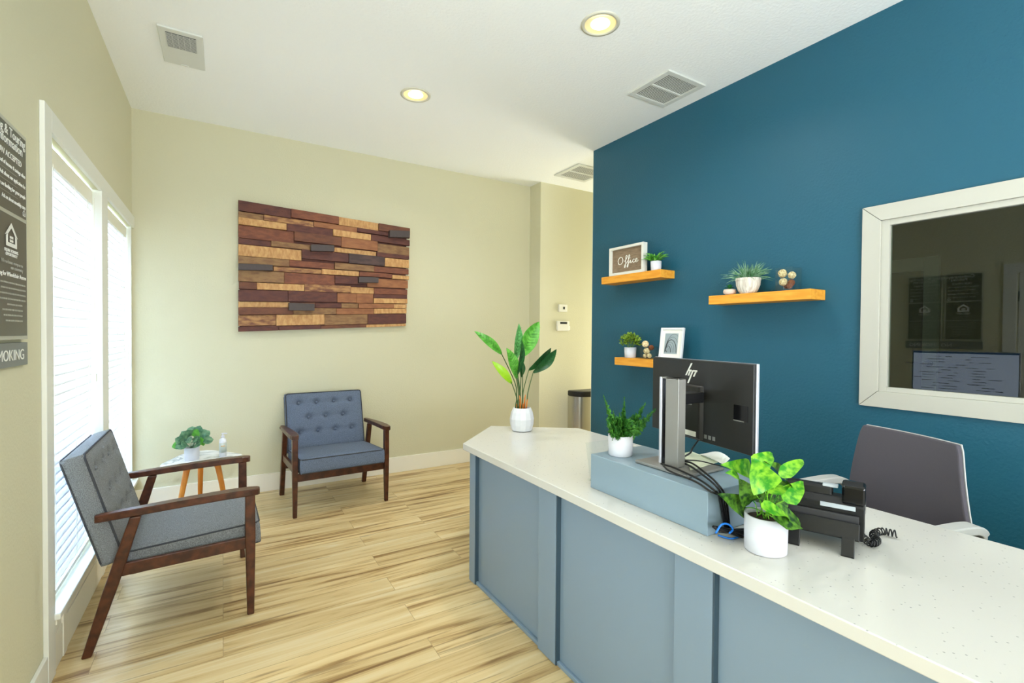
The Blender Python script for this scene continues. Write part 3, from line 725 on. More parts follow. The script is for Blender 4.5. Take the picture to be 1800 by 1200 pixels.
# papers on the riser behind the column
for (nm, pts, m, lab, cat) in (
    ('notepad', [(1200, 797), (1216, 794), (1262, 812), (1214, 826)], 'paperg', 'pale green tinted note sheets lying behind the monitor stand', 'paper'),
    ('rolled_paper', [(1230, 801), (1243, 799), (1283, 815), (1272, 821)], 'paper', 'loosely curled white paper sheet beside the monitor stand', 'paper')):
    q = [at(2, ZR+.013, a, b) for a, b in pts]; c = sum(q, Vector())/4
    bm = BM(); o = None
    if nm == 'notepad':
        hexa(bm, [(p.x-c.x, p.y-c.y, -.001) for p in q], [(p.x-c.x, p.y-c.y, .002) for p in q])
    else:
        a, b_, c_, d_ = [p-c for p in q]; secs = []
        for i in range(9):
            f = i/8; zz = .022*sin(pi*f*.8)
            l, r_ = a.lerp(d_, f), b_.lerp(c_, f); zz2 = .003
            secs.append([(l.x, l.y, zz2+zz*.2), (r_.x, r_.y, zz2+zz), (r_.x, r_.y, zz2+zz+.0012), (l.x, l.y, zz2+zz*.2+.0012)])
        rings(bm, secs)
    o = obj(nm, bm, m); o.location = (c.x, c.y, ZR+.013 if nm == 'notepad' else ZR+.0155); tag(o, lab, cat)

# cables -----------------------------------------------------------------
def cable(name, pts, r, m, label, sm=6, group=None):
    bm = BM(); tube(bm, pts, r, 7, smoothn=sm); o = obj(name, bm, m, None, smooth=True); return tag(o, label, 'cable', group)
zr = ZR+.018
def ZRp(a, b, dz=0): return at(2, zr+dz, a, b)
edge = lambda a, b: at(1, .904, a, b)
CB = [
 [(1162, 815), (1185, 822), (1228, 842), (1255, 861)],
 [(1172, 812), (1205, 815), (1240, 838), (1262, 858)],
 [(1166, 818), (1178, 828), (1222, 846), (1250, 864)],
 [(1180, 812), (1212, 812), (1246, 836), (1266, 856)],
]
labs = ['black cable looping lowest across the riser top from the stand', 'black cable curving over the riser top close to the stand base', 'black cable trailing at the front edge of the riser bundle', 'black cable highest in the bundle crossing the riser top']
for k, pl in enumerate(CB):
    P = [ZRp(a, b, .002*k) for a, b in pl]
    P += [edge(1264+k*4, 870+k), edge(1268+k*3.6, 890), edge(1272+k*3, 912), edge(1277+k*2.5, 930)]
    e = Vector((1.31+k*.006, .872, ZT+.012)); P += [e, Vector((1.352+k*.004, .858, ZT+.006))]
    cable('power_cable', P, .0033, 'cable', labs[k], group='black monitor cables')
# cable rising from the monitor back
cable('video_cable', [mp(.232, .012, .085)+ctr, mp(.245, .03, .05)+ctr, ZRp(1213, 796, .02), ZRp(1196, 805, .004), ZRp(1176, 812, .002)], .0032, 'cable', 'black cable hanging from the monitor back to the stand')
cable('mouse_cable', [ZRp(1196, 808, .004), ZRp(1230, 810, .004), ZRp(1266, 818, .002), ZRp(1290, 816, .0)], .0022, 'cable', 'thin black cable running right across the papers on the riser')
# cluster in the hole
for k, (r0, m, lab) in enumerate(((.0, 'cable', 'black cable bunched lowest beside the cable hole'), (.010, 'cable', 'black cable bunched in the middle beside the cable hole'), (.02, 'cable', 'black cable bunched highest beside the cable hole'))):
    P = [Vector((1.345, .862, ZT+.006)), at(1, .868, 1256+k*4, 926+k*3), at(1, .862, 1270+k*4, 931+k*2), at(1, .855, 1290, 938-k*3), at(1, .845, 1306, 944-k*5)]
    P = [Vector((p.x, p.y, max(ZT+.0045+k*.006, p.z))) for p in P]
    cable('power_cable', P, .0042, 'cable', lab, group='black cables by the hole')
cable('network_cable', [at(1, .856, 1258, 937), at(1, .85, 1268, 922), at(1, .85, 1280, 921), at(1, .85, 1288, 930), at(1, .845, 1282, 937)], .0028, 'cableb', 'bright blue network cable looped over the black bundle')
cable('network_cable', [Vector((p.x, p.y, ZT+.0045)) for p in (at(2, ZT, 1262, 943), at(2, ZT, 1285, 949), at(2, ZT, 1303, 944), at(2, ZT, 1330, 935), at(2, ZT, 1395, 938))], .0028, 'cableb', 'bright blue network cable lying on the countertop behind the white pot')

# acrylic sign holder
t = thing('acrylic_holder', 'clear acrylic sheet holder standing left of the grey riser', 'sign holder', (1.36, 1.50, ZT))
mx = Matrix.Rotation(R(-12), 4, 'X')
bm = BM(); box(bm, -.075, .06, -.001, .001, 0.002, .155, mx); obj('upright', bm, 'acrylic', t)
bm = BM(); box(bm, -.075, .06, -.02, .02, 0, .002); obj('foot', bm, 'acrylic', t)

# ------------------------------------------------------------------ desk phone
t = thing('desk_phone', 'black desk phone seen from behind beside the pothos pot', 'phone', (1.408, .750, ZT))
pu = Vector((.371, -.928, 0)); pv = Vector((.928, .371, 0))
def ph(s, v, z): return pu*s+pv*v+Vector((0, 0, z))
def pslab(prof, s0, s1): 
    bm = BM(); a = [bm.verts.new(ph(s0, v, z)) for v, z in prof]; b = [bm.verts.new(ph(s1, v, z)) for v, z in prof]
    bm.faces.new(a); bm.faces.new(b[::-1]); n = len(prof)
    for i in range(n): bm.faces.new((a[i], b[i], b[(i+1) % n], a[(i+1) % n]))
    return bm
obj('body', pslab([(.052, .03), (.040, .09), (.030, .128), (.045, .146), (.075, .150), (.205, .055), (.205, .032)], -.03, .160), 'black', t, .003)
obj('rear_recess', pslab([(.047, .050), (.041, .085), (.034, .086), (.040, .048)], -.02, .150), 'phonegrey', t, .001) if False else None
M['phoneg'] = mat('phone_sheen', (52, 52, 54), .28)
obj('rear_cover', pslab([(.0475, .058), (.036, .105), (.031, .103), (.040, .056)], -.022, .148), 'phoneg', t, .002)
obj('stand_plate', pslab([(.03, .085), (.012, .045), (.016, .040), (.046, .075)], -.018, .150), 'black', t, .002)
for s0, s1 in ((-.018, .012), (.110, .140)):
    obj('stand_foot', pslab([(.012, .048), (-.006, .004), (-.004, .0), (.012, .0), (.02, .040)], s0, s1), 'black', t, .0015)
obj('label_strip', pslab([(.0295, .121), (.028, .132), (.026, .132), (.0275, .120)], .055, .140), 'labelg', t) if False else None
M['labelg'] = mat('label_grey', (176, 184, 190), .4)
obj('label_strip', pslab([(.0300, .119), (.0285, .131), (.0255, .131), (.0270, .119)], .058, .140), 'labelg', t)
obj('display_hood', pslab([(.05, .140), (.06, .168), (.08, .172), (.12, .140)], -.03, .085), 'black', t, .006)
obj('hood_edge', pslab([(.060, .166), (.066, .173), (.080, .174), (.082, .168)], .06, .098), 'labelg', t, .002)
hs = obj('handset', pslab([(.030, .135), (.028, .186), (.05, .196), (.075, .192), (.085, .165), (.15, .115), (.20, .095), (.205, .060), (.14, .09), (.08, .135)], .108, .162), 'blackg', t, .006)
for s in (.018, .092): 
    obj('small_print', pslab([(.0385, .066), (.0375, .071), (.034, .071), (.035, .066)], s, s+.03), 'labelg', t)
bm = BM(); pts = []
path = [Vector((1.575, .668, ZT+.045)), Vector((1.590, .655, ZT+.018)), Vector((1.575, .628, ZT+.0135)), Vector((1.610, .628, ZT+.0135)), Vector((1.650, .652, ZT+.0135)), Vector((1.700, .650, ZT+.0135)), Vector((1.715, .618, ZT+.0135))]
# helix around a smoothed path
def catmull(P, n):
    q = []; P2 = [2*P[0]-P[1]]+P+[2*P[-1]-P[-2]]
    for i in range(1, len(P2)-2):
        for k in range(n):
            tt = k/n; a, b, c_, d = P2[i-1], P2[i], P2[i+1], P2[i+2]
            q.append(.5*((2*b)+(c_-a)*tt+(2*a-5*b+4*c_-d)*tt*tt+(3*b-a-3*c_+d)*tt**3))
    return q
Q = catmull(path, 60); n = len(Q)
for i, p in enumerate(Q):
    d = (Q[min(i+1, n-1)]-Q[max(0, i-1)]).normalized(); a = d.cross(Vector((0, 0, 1))).normalized(); b = a.cross(d)
    th = i*.40; pts.append(p+(a*cos(th)+b*sin(th))*.0095)
tube(bm, pts, .0021, 5)
tag(obj('handset_cord', bm, 'black', None, smooth=True), 'coiled black handset cord curled on the countertop right of the phone', 'cord')

# ------------------------------------------------------------------ pots and plants
def pot(t, r, h, m='whitem', taper=1.0, wall=.006, soil=.9):
    bm = BM(); rb = r*taper
    lathe(bm, [(rb*.93, 0), (rb, .003), (r, h), (r-wall, h), (r-wall, h*soil-.004)], 44, caps=False)
    v = [x for x in bm.verts if abs(x.co.z) < 1e-6]; bm.faces.new(v)
    obj('pot', bm, m, t, smooth=False) if False else obj('pot', bm, m, t, smooth=True, fix=True)
    bm = BM(); lathe(bm, [(r-wall, h*soil-.008), (r-wall, h*soil-.004), (r*.4, h*soil)], 30); obj('soil', bm, 'soil', t)

def V2(Y, px, py): return at(1, Y, px, py)

# tall banana leaf plant on the far end of the counter
t = thing('potted_plant', 'tall plant with long upright striped leaves in white vase on the counter end', 'plant', (1.592, 2.51, ZT), 0)
bm = BM(); lathe(bm, [(.050, 0), (.062, .004), (.073, .04), (.076, .075), (.068, .115), (.055, .142), (.050, .143), (.048, .13)], 14, caps=False)
v = [x for x in bm.verts if abs(x.co.z) < 1e-6]; bm.faces.new(v); obj('vase', bm, 'white', t, .0, smooth=False)
bm = BM(); lathe(bm, [(.05, .118), (.05, .122), (.02, .124)], 20); obj('soil', bm, 'soil', t)
C8 = lambda x, y: (820+x/5.217, 550+y/5.217)
o0 = Vector((1.592, 2.51, ZT))
LV = [ # base, tip, width, depth, mat, stem foot x
 ((322, 375), (70, 165), .040, 2.47, 'lf_bright', 470, -.3, .10), ((415, 645), (232, 440), .038, 2.43, 'lf_lime', 455, -.3, .10),
 ((458, 600), (365, 318), .058, 2.46, 'lf_bright', 485, .1, .06), ((440, 450), (480, 92), .052, 2.55, 'lf_pale', 500, .2, .05),
 ((470, 560), (512, 255), .040, 2.45, 'lf_dark', 498, .4, .04), ((520, 388), (668, 78), .085, 2.52, 'lf_bright', 515, .1, -.10),
 ((612, 545), (828, 330), .056, 2.50, 'lf_dark', 550, .5, .08), ((572, 522), (778, 318), .045, 2.54, 'lf_dark', 528, .5, .10),
 ((500, 590), (505, 430), .036, 2.53, 'lf_dark', 505, .2, .05)]
stripe = leafmat
for k, (b_, tp, w_, Y, m, fx, nx, ar) in enumerate(LV):
    pb = V2(Y, *C8(*b_))-o0; pt = V2(Y+(.02 if k % 2 else -.02), *C8(*tp))-o0
    pf = V2(2.505, *C8(fx, 872))-o0; pf.z = .122; pf.y = random.uniform(-.02, .02); pf.x = max(-.04, min(.04, pf.x))
    bm = BM(); w_ *= 1.3; leaf(bm, pb, pt, w_, (nx, -1, .25), ar, .3, 12, 'oval', .03); lf = obj('leaf', bm, m, t, smooth=True)
    bm = BM()
    d = pt-pb; nv = Vector((nx, -1, .25)); nv = (nv-d.normalized()*nv.dot(d.normalized())).normalized(); sd = d.normalized().cross(nv)
    if m != 'lf_lime':
        for j in range(9):   # dark veins as slim raised ribs
            f = .12+j*.085; wv = sin(pi*f)**.75*w_/2*.86
            c = pb+d*f+nv*(ar*d.length*sin(pi*f)+.0015)
            for sg in (-1, 1):
                e = c+d*.10+sd*sg*wv*.9+nv*(.30*wv*.9)
                bar(bm, c, e, sd*sg+d.normalized(), .0024, .0008, .0008, .0006)
        obj('vein', bm, 'lf_vein' if False else 'stem', lf)
    else: bm.free()
    bm = BM(); mid_ = (pf+pb)/2+Vector((0.25*(pf.x-pb.x), 0, 0)); tube(bm, [pf, pf.lerp(mid_, .5)*1.0, mid_, pb, pb+(pt-pb)*.1], .0038, 7, .0022, smoothn=4); obj('stem', bm, 'stem', t, smooth=True)
bm = BM()
for a in range(9):
    x, y = .028*cos(a*.7*1.0+.3)*(.5+.5*(a % 2)), .028*sin(a*.7+.3)*(.5+.5*(a % 2))
    tube(bm, [(x, y, .12), (x*1.25, y*1.2, .16+.02*(a % 3)), (x*1.5, y*1.3, .172+.025*(a % 3))], .0055, 6, .0018)
obj('sheath', bm, 'orange', t, smooth=True)

# fern on the riser
t = thing('potted_fern', 'small green fern in white pot on the left end of the riser', 'fern', (1.325, 1.372, ZR))
pot(t, .0475, .078, taper=.96)
o0 = Vector((1.325, 1.372, ZR)); C7 = lambda x, y: (1040+x/8.57, 680+y/8.57)
bm = BM(); rnd = random.Random(3)
def frond(bm, P, w, n=26, up_=(0, 0, 1)):
    Q = catmull(P, 16)
    tube(bm, Q, .0012, 4)
    N_ = len(Q)
    for i in range(2, N_-1):
        d = (Q[i+1]-Q[i]).normalized(); s = d.cross(Vector((0.7, -.7, .3))); s.normalize()
        f = i/N_; ww = w*(.35+.65*sin(pi*min(1, f*.9+.2)))*(1.05-f*.5)
        for sg in (-1, 1):
            for rep in range(3):
                dr = (s*sg+d*.45+Vector((rnd.uniform(-.5, .5), rnd.uniform(-.5, .5), rnd.uniform(-.5, .5)))*.9).normalized()
                leaf(bm, Q[i], Q[i]+dr*ww, ww*.42, Vector((rnd.uniform(-1, 1), -1, rnd.uniform(0, 1))), .1, .2, 2, 'oval')
for (tx, ty, w_, dy) in ((165, 90, .026, -.01), (495, 120, .024, .0), (825, 215, .027, .01), (985, 305, .024, -.01), (215, 470, .022, -.03), (700, 500, .022, -.03), (420, 380, .026, -.03), (320, 340, .022, .03), (620, 420, .026, .03), (560, 560, .02, -.04), (330, 560, .02, -.03), (660, 590, .018, .02)):
    tip = at(1, 1.372+dy, *C7(tx, ty))-o0
    base = Vector((rnd.uniform(-.015, .015), rnd.uniform(-.015, .015), .07))
    midp = base.lerp(tip, .5)+Vector((0, 0, -.012)); frond(bm, [base, midp, tip], w_*1.6)
for k in range(420):
    a = rnd.uniform(0, 2*pi); rr = rnd.uniform(.0, .04); c = Vector((rr*cos(a), rr*sin(a), rnd.uniform(.072, .135)))
    dr = Vector((cos(a)*.8, sin(a)*.8, rnd.uniform(-.1, 1))).normalized(); leaf(bm, c, c+dr*.022, .0095, Vector((rnd.uniform(-1, 1), -1, .5)), .1, .2, 2)
obj('foliage', bm, 'lf_fern', t)

# pothos by the phone
t = thing('potted_plant', 'bright variegated heart leaf plant in white pot beside the black phone', 'plant', (1.300, .772, ZT), 0)
pot(t, .0555, .100, taper=.97, soil=.93)
o0 = Vector((1.300, .772, ZT)); C2 = lambda x, y: (1230+x/5, 780+y/5)
PL = [((455, 250), (200, 190), .052, .84, 'lf_pothos', (-.6, -.6, .5), .1), ((400, 560), (178, 450), .050, .83, 'lf_pothosd', (-.7, -.6, .4), .05),
 ((600, 400), (470, 140), .066, .745, 'lf_pothos', (-.8, -.5, .5), -.05), ((480, 215), (628, 95), .042, .78, 'lf_pothos', (-.5, -.6, .6), .12),
 ((765, 345), (578, 165), .048, .76, 'lf_pothosd', (-.3, -.5, .8), .08), ((705, 285), (900, 160), .030, .74, 'lf_pothos', (-.5, -.6, .6), .14),
 ((740, 500), (900, 345), .042, .73, 'lf_pothos', (-.7, -.6, .4), .08), ((640, 640), (868, 740), .054, .715, 'lf_pothosd', (-.7, -.4, .6), .12),
 ((545, 560), (780, 680), .032, .70, 'lf_pothos', (-.6, -.4, .7), .08), ((640, 590), (745, 430), .050, .79, 'lf_pothosd', (-.6, -.6, .2), .05),
 ((470, 500), (350, 320), .056, .80, 'lf_pothosd', (-.7, -.6, .2), .05), ((560, 520), (560, 340), .060, .80, 'lf_pothosd', (-.8, -.6, .1), .03),
 ((600, 430), (790, 370), .045, .75, 'lf_pothos', (-.6, -.3, .8), .1), ((350, 310), (230, 260), .034, .82, 'lf_pothos', (-.6, -.3, .8), .1)]
for b_, tp, w_, Y, m, nn, ar in PL:
    pb = at(1, Y, *C2(*b_))-o0; pt = at(1, Y+.01, *C2(*tp))-o0
    pb.z = max(pb.z, .102); pt.z = max(pt.z, .03)
    bm = BM(); w_ *= 1.22; leaf(bm, pb, pt+(pt-pb)*.08, w_, nn, ar, .28, 9, 'heart', .05); lf = obj('leaf', bm, m, t, smooth=True)
    ft = Vector((random.uniform(-.02, .02), random.uniform(-.02, .02), .09)); bm = BM()
    tube(bm, [ft, ft.lerp(pb, .5)+Vector((0, 0, .012)), pb], .0016, 6, smoothn=5); obj('stem', bm, 'lf_pothos', t, smooth=True)

# generic bushes for the shelves and side table
def bush(t, c, rx, rz, n, m, L_, w_, rnd, up_=.4, shape='oval', arch=.15, fold=.2, ysq=1):
    bm = BM()
    for k in range(n):
        a = rnd.uniform(0, 2*pi); e = rnd.uniform(-.35, 1)*pi/2; rr = rnd.uniform(.35, 1)
        d = Vector((cos(a)*cos(e), sin(a)*cos(e)*ysq, sin(e)))
        p = Vector(c)+Vector((d.x*rx*rr, d.y*rx*rr, d.z*rz*rr)); dr = (d+Vector((rnd.uniform(-.5, .5), rnd.uniform(-.5, .5), up_+rnd.uniform(-.3, .5)))).normalized()
        l = L_*rnd.uniform(.7, 1.2); leaf(bm, p, p+dr*l, w_*rnd.uniform(.7, 1.2), Vector((rnd.uniform(-1, 0), rnd.uniform(-1, .5), rnd.uniform(0, 1))), arch, fold, 3, shape)
    for k in range(14):
        a = rnd.uniform(0, 2*pi); tube(bm, [(0, 0, c[2]-rz), (c[0]+rx*.7*cos(a), c[1]+rx*.7*sin(a)*ysq, c[2]+rz*rnd.uniform(-.2, .6))], .0009, 4)
    return obj('foliage', bm, m, t)

SH = [(2.41, 3.04, 1.757, 1.815, 'honey pine floating shelf, upper left, holding the Office sign'), (1.376, 2.008, 1.540, 1.596, 'honey pine floating shelf beside the office window, holding the grassy plant'),
      (2.243, 2.873, 1.100, 1.160, 'honey pine floating shelf, lowest, partly hidden behind the monitor')]
for y0, y1, z0, z1, lab in SH:
    t = tag(obj('floating_shelf', box(BM(), -.15, 0, -(y1-y0)/2, (y1-y0)/2, 0, z1-z0), 'pine', None, .002), lab, 'shelf', 'floating shelves'); t.location = (XR, (y0+y1)/2, z0)

# office sign on the upper shelf
t = thing('office_sign', 'white framed taupe sign with Office lettering on the upper left shelf', 'sign', (2.72, 2.765, 1.815))
w_, h_ = .37, .225; yy0 = -w_/2; b_ = .020
bm = BM(); 
for a in ((yy0, yy0+b_, 0, h_), (yy0+w_-b_, yy0+w_, 0, h_), (yy0+b_, yy0+w_-b_, 0, b_), (yy0+b_, yy0+w_-b_, h_-b_, h_)): box(bm, -.02, .025, *a)
obj('frame', bm, 'trim', t, .0015)
bm = BM(); box(bm, .0, .01, yy0+b_, yy0+w_-b_, b_, h_-b_); obj('board', bm, 'taupe', t)
G = [  # handwritten strokes, x right, y up
 [(.16, .66), (.06, .55), (.0, .36), (.03, .12), (.12, .02), (.24, .08), (.31, .28), (.30, .50), (.22, .64), (.12, .66)],
 [(.40, .22), (.50, .34), (.585, .58), (.565, .74), (.52, .66), (.50, .30), (.49, -.10), (.46, -.30), (.42, -.26), (.46, -.06), (.56, .08)],
 [(.56, .08), (.66, .30), (.755, .58), (.735, .74), (.69, .66), (.67, .30), (.66, -.10), (.63, -.30), (.59, -.26), (.63, -.06), (.74, .10), (.80, .26)],
 [(.80, .28), (.80, .10), (.84, .03), (.92, .14)], [(.815, .44), (.82, .45)],
 [(1.06, .26), (1.01, .31), (.95, .22), (.95, .08), (1.02, .03), (1.10, .12)],
 [(1.10, .12), (1.19, .20), (1.21, .30), (1.15, .31), (1.11, .20), (1.13, .06), (1.20, .04), (1.29, .16)]]
bm = BM()
for s in G:
    pts = [(-.0015, .100-x*.170, .083+y*.09) for x, y in s]; tube(bm, pts, .0026, 6, smoothn=5)
obj('lettering', bm, 'paper', t, smooth=True)

rnd = random.Random(11)
t = thing('potted_plant', 'fresh green strappy leaf plant in small white pot beside the Office sign', 'plant', (2.735, 2.485, 1.815))
pot(t, .040, .068, taper=.9)
bm = BM()
for k in range(46):
    a = rnd.uniform(0, 2*pi); e = rnd.uniform(.15, 1.3); L_ = rnd.uniform(.05, .095); d = Vector((cos(a)*cos(e)*.8, sin(a)*cos(e)*1.25, sin(e)*.75))
    b0 = Vector((cos(a)*.02, sin(a)*.02, .062+rnd.uniform(0, .02))); leaf(bm, b0, b0+d*L_, .017, Vector((-.6, -.4, 1)), .15, .3, 5)
for e in ((-.01, .15, .10), (.0, .12, .115), (-.04, .14, .085), (.0, -.105, .128), (.01, -.09, .11)):
    b0 = Vector((0, e[1]*.2, .075)); leaf(bm, b0, Vector((e[0], e[1]*.85, e[2])), .02, (-.6, -.4, 1), .15, .3, 6)
obj('foliage', bm, 'lf_spiky', t, smooth=True)

t = thing('potted_succulent', 'tiny green succulent in low blush bowl on the right shelf', 'succulent', (2.73, 1.878, 1.596))
M['blush'] = mat('blush_ceramic', (226, 204, 186), .5)
bm = BM(); lathe(bm, [(.022, 0), (.036, .010), (.038, .022), (.034, .034), (.030, .034), (.029, .03)], 32, caps=False); bm.faces.new([x for x in bm.verts if abs(x.co.z) < 1e-6]); obj('bowl', bm, 'blush', t, smooth=True)
bm = BM(); lathe(bm, [(.03, .026), (.03, .03)], 20); obj('soil', bm, 'soil', t)
bm = BM()
for ring_, (n_, e0, L_) in enumerate(((9, .35, .034), (8, .8, .034), (5, 1.25, .032))):
    for k in range(n_):
        a = 2*pi*k/n_+ring_; d = Vector((cos(a)*cos(e0), sin(a)*cos(e0), sin(e0))); b0 = Vector((0, 0, .034))+d*.004; leaf(bm, b0, b0+d*L_, .013, Vector((0, 0, 1))-d*.3, .1, .3, 4)
obj('foliage', bm, 'lf_succ', t, smooth=True)

t = thing('potted_plant', 'spiky grassy plant in ribbed whitewashed pot on the right shelf', 'plant', (2.745, 1.765, 1.596))
M['ribbed'] = mat('whitewashed_clay', (232, 228, 216), .8, bump=.3, bscale=60, col2=(200, 190, 176), vscale=22, stretch=(3, 3, .4))
bm = BM(); lathe(bm, [(.042, 0), (.055, .018), (.067, .05), (.070, .080)], 96, caps=False, ribs=(-.045, 20)); lathe(bm, [(.0705, .078), (.0715, .084), (.070, .094), (.064, .094), (.063, .08)], 96, caps=False)
bm.faces.new([x for x in bm.verts if abs(x.co.z) < 1e-6]); obj('pot', bm, 'ribbed', t, smooth=True)
bm = BM(); lathe(bm, [(.064, .078), (.064, .084)], 24); obj('soil', bm, 'soil', t)
bm = BM()
def blade(bm, b0, d, L_, droop, w_):
    P = []
    for i in range(8):
        f = i/7; P.append(b0+d*L_*f+Vector((0, 0, -droop*f*f)))
    rows = []
    for i, p in enumerate(P):
        dd = (P[min(7, i+1)]-P[max(0, i-1)]).normalized(); s = dd.cross(Vector((-.8, -.4, .3))).normalized(); ww = w_*(1-(i/7)**2*.85)
        nrm = s.cross(dd); rows.append([bm.verts.new(p-s*ww/2+nrm*ww*.2), bm.verts.new(p), bm.verts.new(p+s*ww/2+nrm*ww*.2)])
    for a_, c_ in zip(rows, rows[1:]):
        for i in range(2): bm.faces.new((a_[i], a_[i+1], c_[i+1], c_[i]))
for k in range(170):
    a = rnd.uniform(0, 2*pi); e = rnd.triangular(.15, 1.5, 1.0); L_ = rnd.uniform(.09, .16)
    d = Vector((cos(a)*cos(e)*.75, sin(a)*cos(e)*1.05, sin(e)*.88)); b0 = Vector((cos(a)*.035*rnd.random(), sin(a)*.04*rnd.random(), .084)); blade(bm, b0, d, L_, L_*.38*cos(e)*rnd.uniform(.4, 1.3), .0052)
for (dy, dz, L_, dr) in ((-1, .75, .21, .085), (-1, .95, .16, .02), (1, .45, .185, .03), (1, .35, .15, .03), (-.9, 1.2, .15, .03), (1, .8, .15, .03)):
    blade(bm, Vector((-.01, 0, .085)), Vector((-.15, dy, dz)).normalized(), L_, dr, .006)
for v in bm.verts: v.co.x = min(v.co.x, .092)
obj('foliage', bm, 'lf_grass', t, smooth=True)

# glass jars of rattan balls
def jar(loc, w_, h_, label, balls, square=True):
    t = thing('glass_vase', label, 'vase', loc, 0, 'glass vases of decorative balls')
    bm = BM(); a = w_/2; q = .003
    for s in (-1, 1):
        box(bm, -a, a, s*a-(q if s > 0 else 0), s*a+(0 if s > 0 else q), .008, h_); box(bm, s*a-(q if s > 0 else 0), s*a+(0 if s > 0 else q), -a+q, a-q, .008, h_)
    box(bm, -a, a, -a, a, 0, .008); obj('glass', bm, 'jar', t)
    for (x, y, z, r, m, lab) in balls:
        bm = BM(); sphere(bm, (0, 0, 0), r*.86, 14)
        for k in range(9):
            ax = Vector((rnd.uniform(-1, 1), rnd.uniform(-1, 1), rnd.uniform(-1, 1))).normalized(); p1 = ax.orthogonal().normalized(); p2 = ax.cross(p1)
            tube(bm, [(p1*cos(2*pi*j/16)+p2*sin(2*pi*j/16))*r*.9 for j in range(17)], r*.09, 5)
        o = obj('rattan_ball', bm, m, None, smooth=True); o.location = (loc[0]+x, loc[1]+y, loc[2]+z); tag(o, lab, 'decorative ball', 'balls in the glass vases')
jar((2.748, 1.523, 1.596), .098, .130, 'square clear glass vase of woven balls on the right shelf', [
 (-.018, .024, .100, .025, 'rattan', 'cream woven ball at the top left of the right shelf vase'), (-.012, -.026, .086, .021, 'rattan', 'cream woven ball at the top right of the right shelf vase'),
 (-.020, .018, .051, .023, 'rattan', 'cream woven ball mid height in the right shelf vase'), (-.010, -.022, .044, .020, 'rattand', 'small brown woven ball mid height in the right shelf vase'),
 (.02, .02, .036, .022, 'rattand', 'brown woven ball at the back of the right shelf vase'), (-.018, -.016, .026, .0165, 'rattand', 'dark brown woven ball lowest in the right shelf vase')][:6])
jar((2.740, 2.545, 1.160), .096, .095, 'square clear glass vase of woven balls on the lowest shelf', [
 (-.018, .022, .112, .026, 'rattan', 'large cream woven ball heaped on top of the lowest shelf vase'), (-.005, -.024, .086, .021, 'rattand', 'brown woven ball at the right of the lowest shelf vase'),
 (-.018, .008, .060, .025, 'rattan', 'cream woven ball in the middle of the lowest shelf vase'), (-.020, .022, .0245, .0165, 'rattan', 'pale woven ball at the bottom left of the lowest shelf vase'),
 (-.020, -.020, .026, .018, 'rattan', 'pale woven ball at the bottom right of the lowest shelf vase')])

t = thing('potted_plant', 'bushy small leaf plant in white pot on the lowest shelf', 'plant', (2.745, 2.745, 1.160))
pot(t, .047, .082, taper=.92)
bush(t, (0, 0, .125), .082, .062, 520, 'lf_box', .019, .013, random.Random(5), .3)

# white photo frame
t = thing('photo_frame', 'white photo frame with grey spiral picture leaning on the lowest shelf', 'photo frame', (2.72, 2.33, 1.160))
mx = Matrix.Rotation(R(9), 4, 'Y'); w_, h_ = .185, .232
mx = Matrix.Translation((0, 0, .002)) @ Matrix.Rotation(R(7), 4, 'Z') @ Matrix.Rotation(R(8), 4, 'Y')
mx2 = mx
bm = BM(); f_ = .014
for a in ((-w_/2, -w_/2+f_, 0, h_), (w_/2-f_, w_/2, 0, h_), (-w_/2+f_, w_/2-f_, 0, f_), (-w_/2+f_, w_/2-f_, h_-f_, h_)): box(bm, -.012, .006, *a, mx=mx)
obj('frame', bm, 'white', t, .001)
bm = BM(); box(bm, -.004, .002, -w_/2+f_, w_/2-f_, f_, h_-f_, mx); obj('mat_board', bm, 'paper', t)
M['pic'] = mat('picture_grey', (150, 164, 168), .5); M['picd'] = mat('picture_dark', (66, 74, 76), .5)
px0, px1, pz0, pz1 = -.050, .056, .045, .192
bm = BM(); box(bm, -.0048, -.004, px0, px1, pz0, pz1, mx); obj('picture', bm, 'pic', t)
bm = BM()
for k, rr in enumerate((.012, .02, .029, .039, .05, .062, .076, .092, .11)):
    pts = []
    for j in range(26):
        a = pi*.05+j/25*pi*.95; y = px1-.012-rr*1.05*cos(a)*.9-.0; z = pz0+.01+rr*sin(a)*1.2
        y = px1-.008-(rr*(1-cos(a))*.6)
        if px0 < y < px1 and pz0 < z < pz1: pts.append(mx @ Vector((-.005, y, z)))
    if len(pts) > 2: tube(bm, pts, .0011+.0016*(k % 3 == 0), 4)
obj('spiral_lines', bm, 'picd', t)

# ------------------------------------------------------------------ side table and what stands on it
t = thing('side_table', 'small marble top side table with three honey wood legs between the armchairs', 'side table', (-.12, 3.80, 0))
def rtri(r, rc, n=10, rot=0):
    pts = []
    for k in range(3):
        a0 = rot+2*pi*k/3; c = Vector((r*cos(a0), r*sin(a0)))
        for j in range(n+1):
            a = a0-pi/3+2*pi/3*j/n; pts.append((c.x+rc*cos(a), c.y+rc*sin(a)))
    return pts
ZS = .495
bm = BM(); prism(bm, rtri(.115, .13, 12, R(90+8)), ZS-.018, ZS); obj('marble_top', bm, 'marble', t, .005)
bm = BM(); prism(bm, rtri(.05, .05, 6, R(98)), ZS-.032, ZS-.018); obj('bracket', bm, 'beech', t)
for k, (tx, ty, bx, by) in enumerate(((-.075, -.06, -.155, -.14), (-.01, .11, -.02, .19), (.085, -.05, .17, -.12))):
    bm = BM(); d = Vector((bx-tx, by-ty, -1)).normalized(); s = Vector((-ty, tx, 0)).normalized()
    tube(bm, [(tx, ty, ZS-.03), (tx*1.05+(bx-tx)*.15, ty*1.05+(by-ty)*.15, ZS*.78), (bx, by, 0)], .022, 12, .012, smoothn=5); obj('leg', bm, 'beech', t, smooth=True)
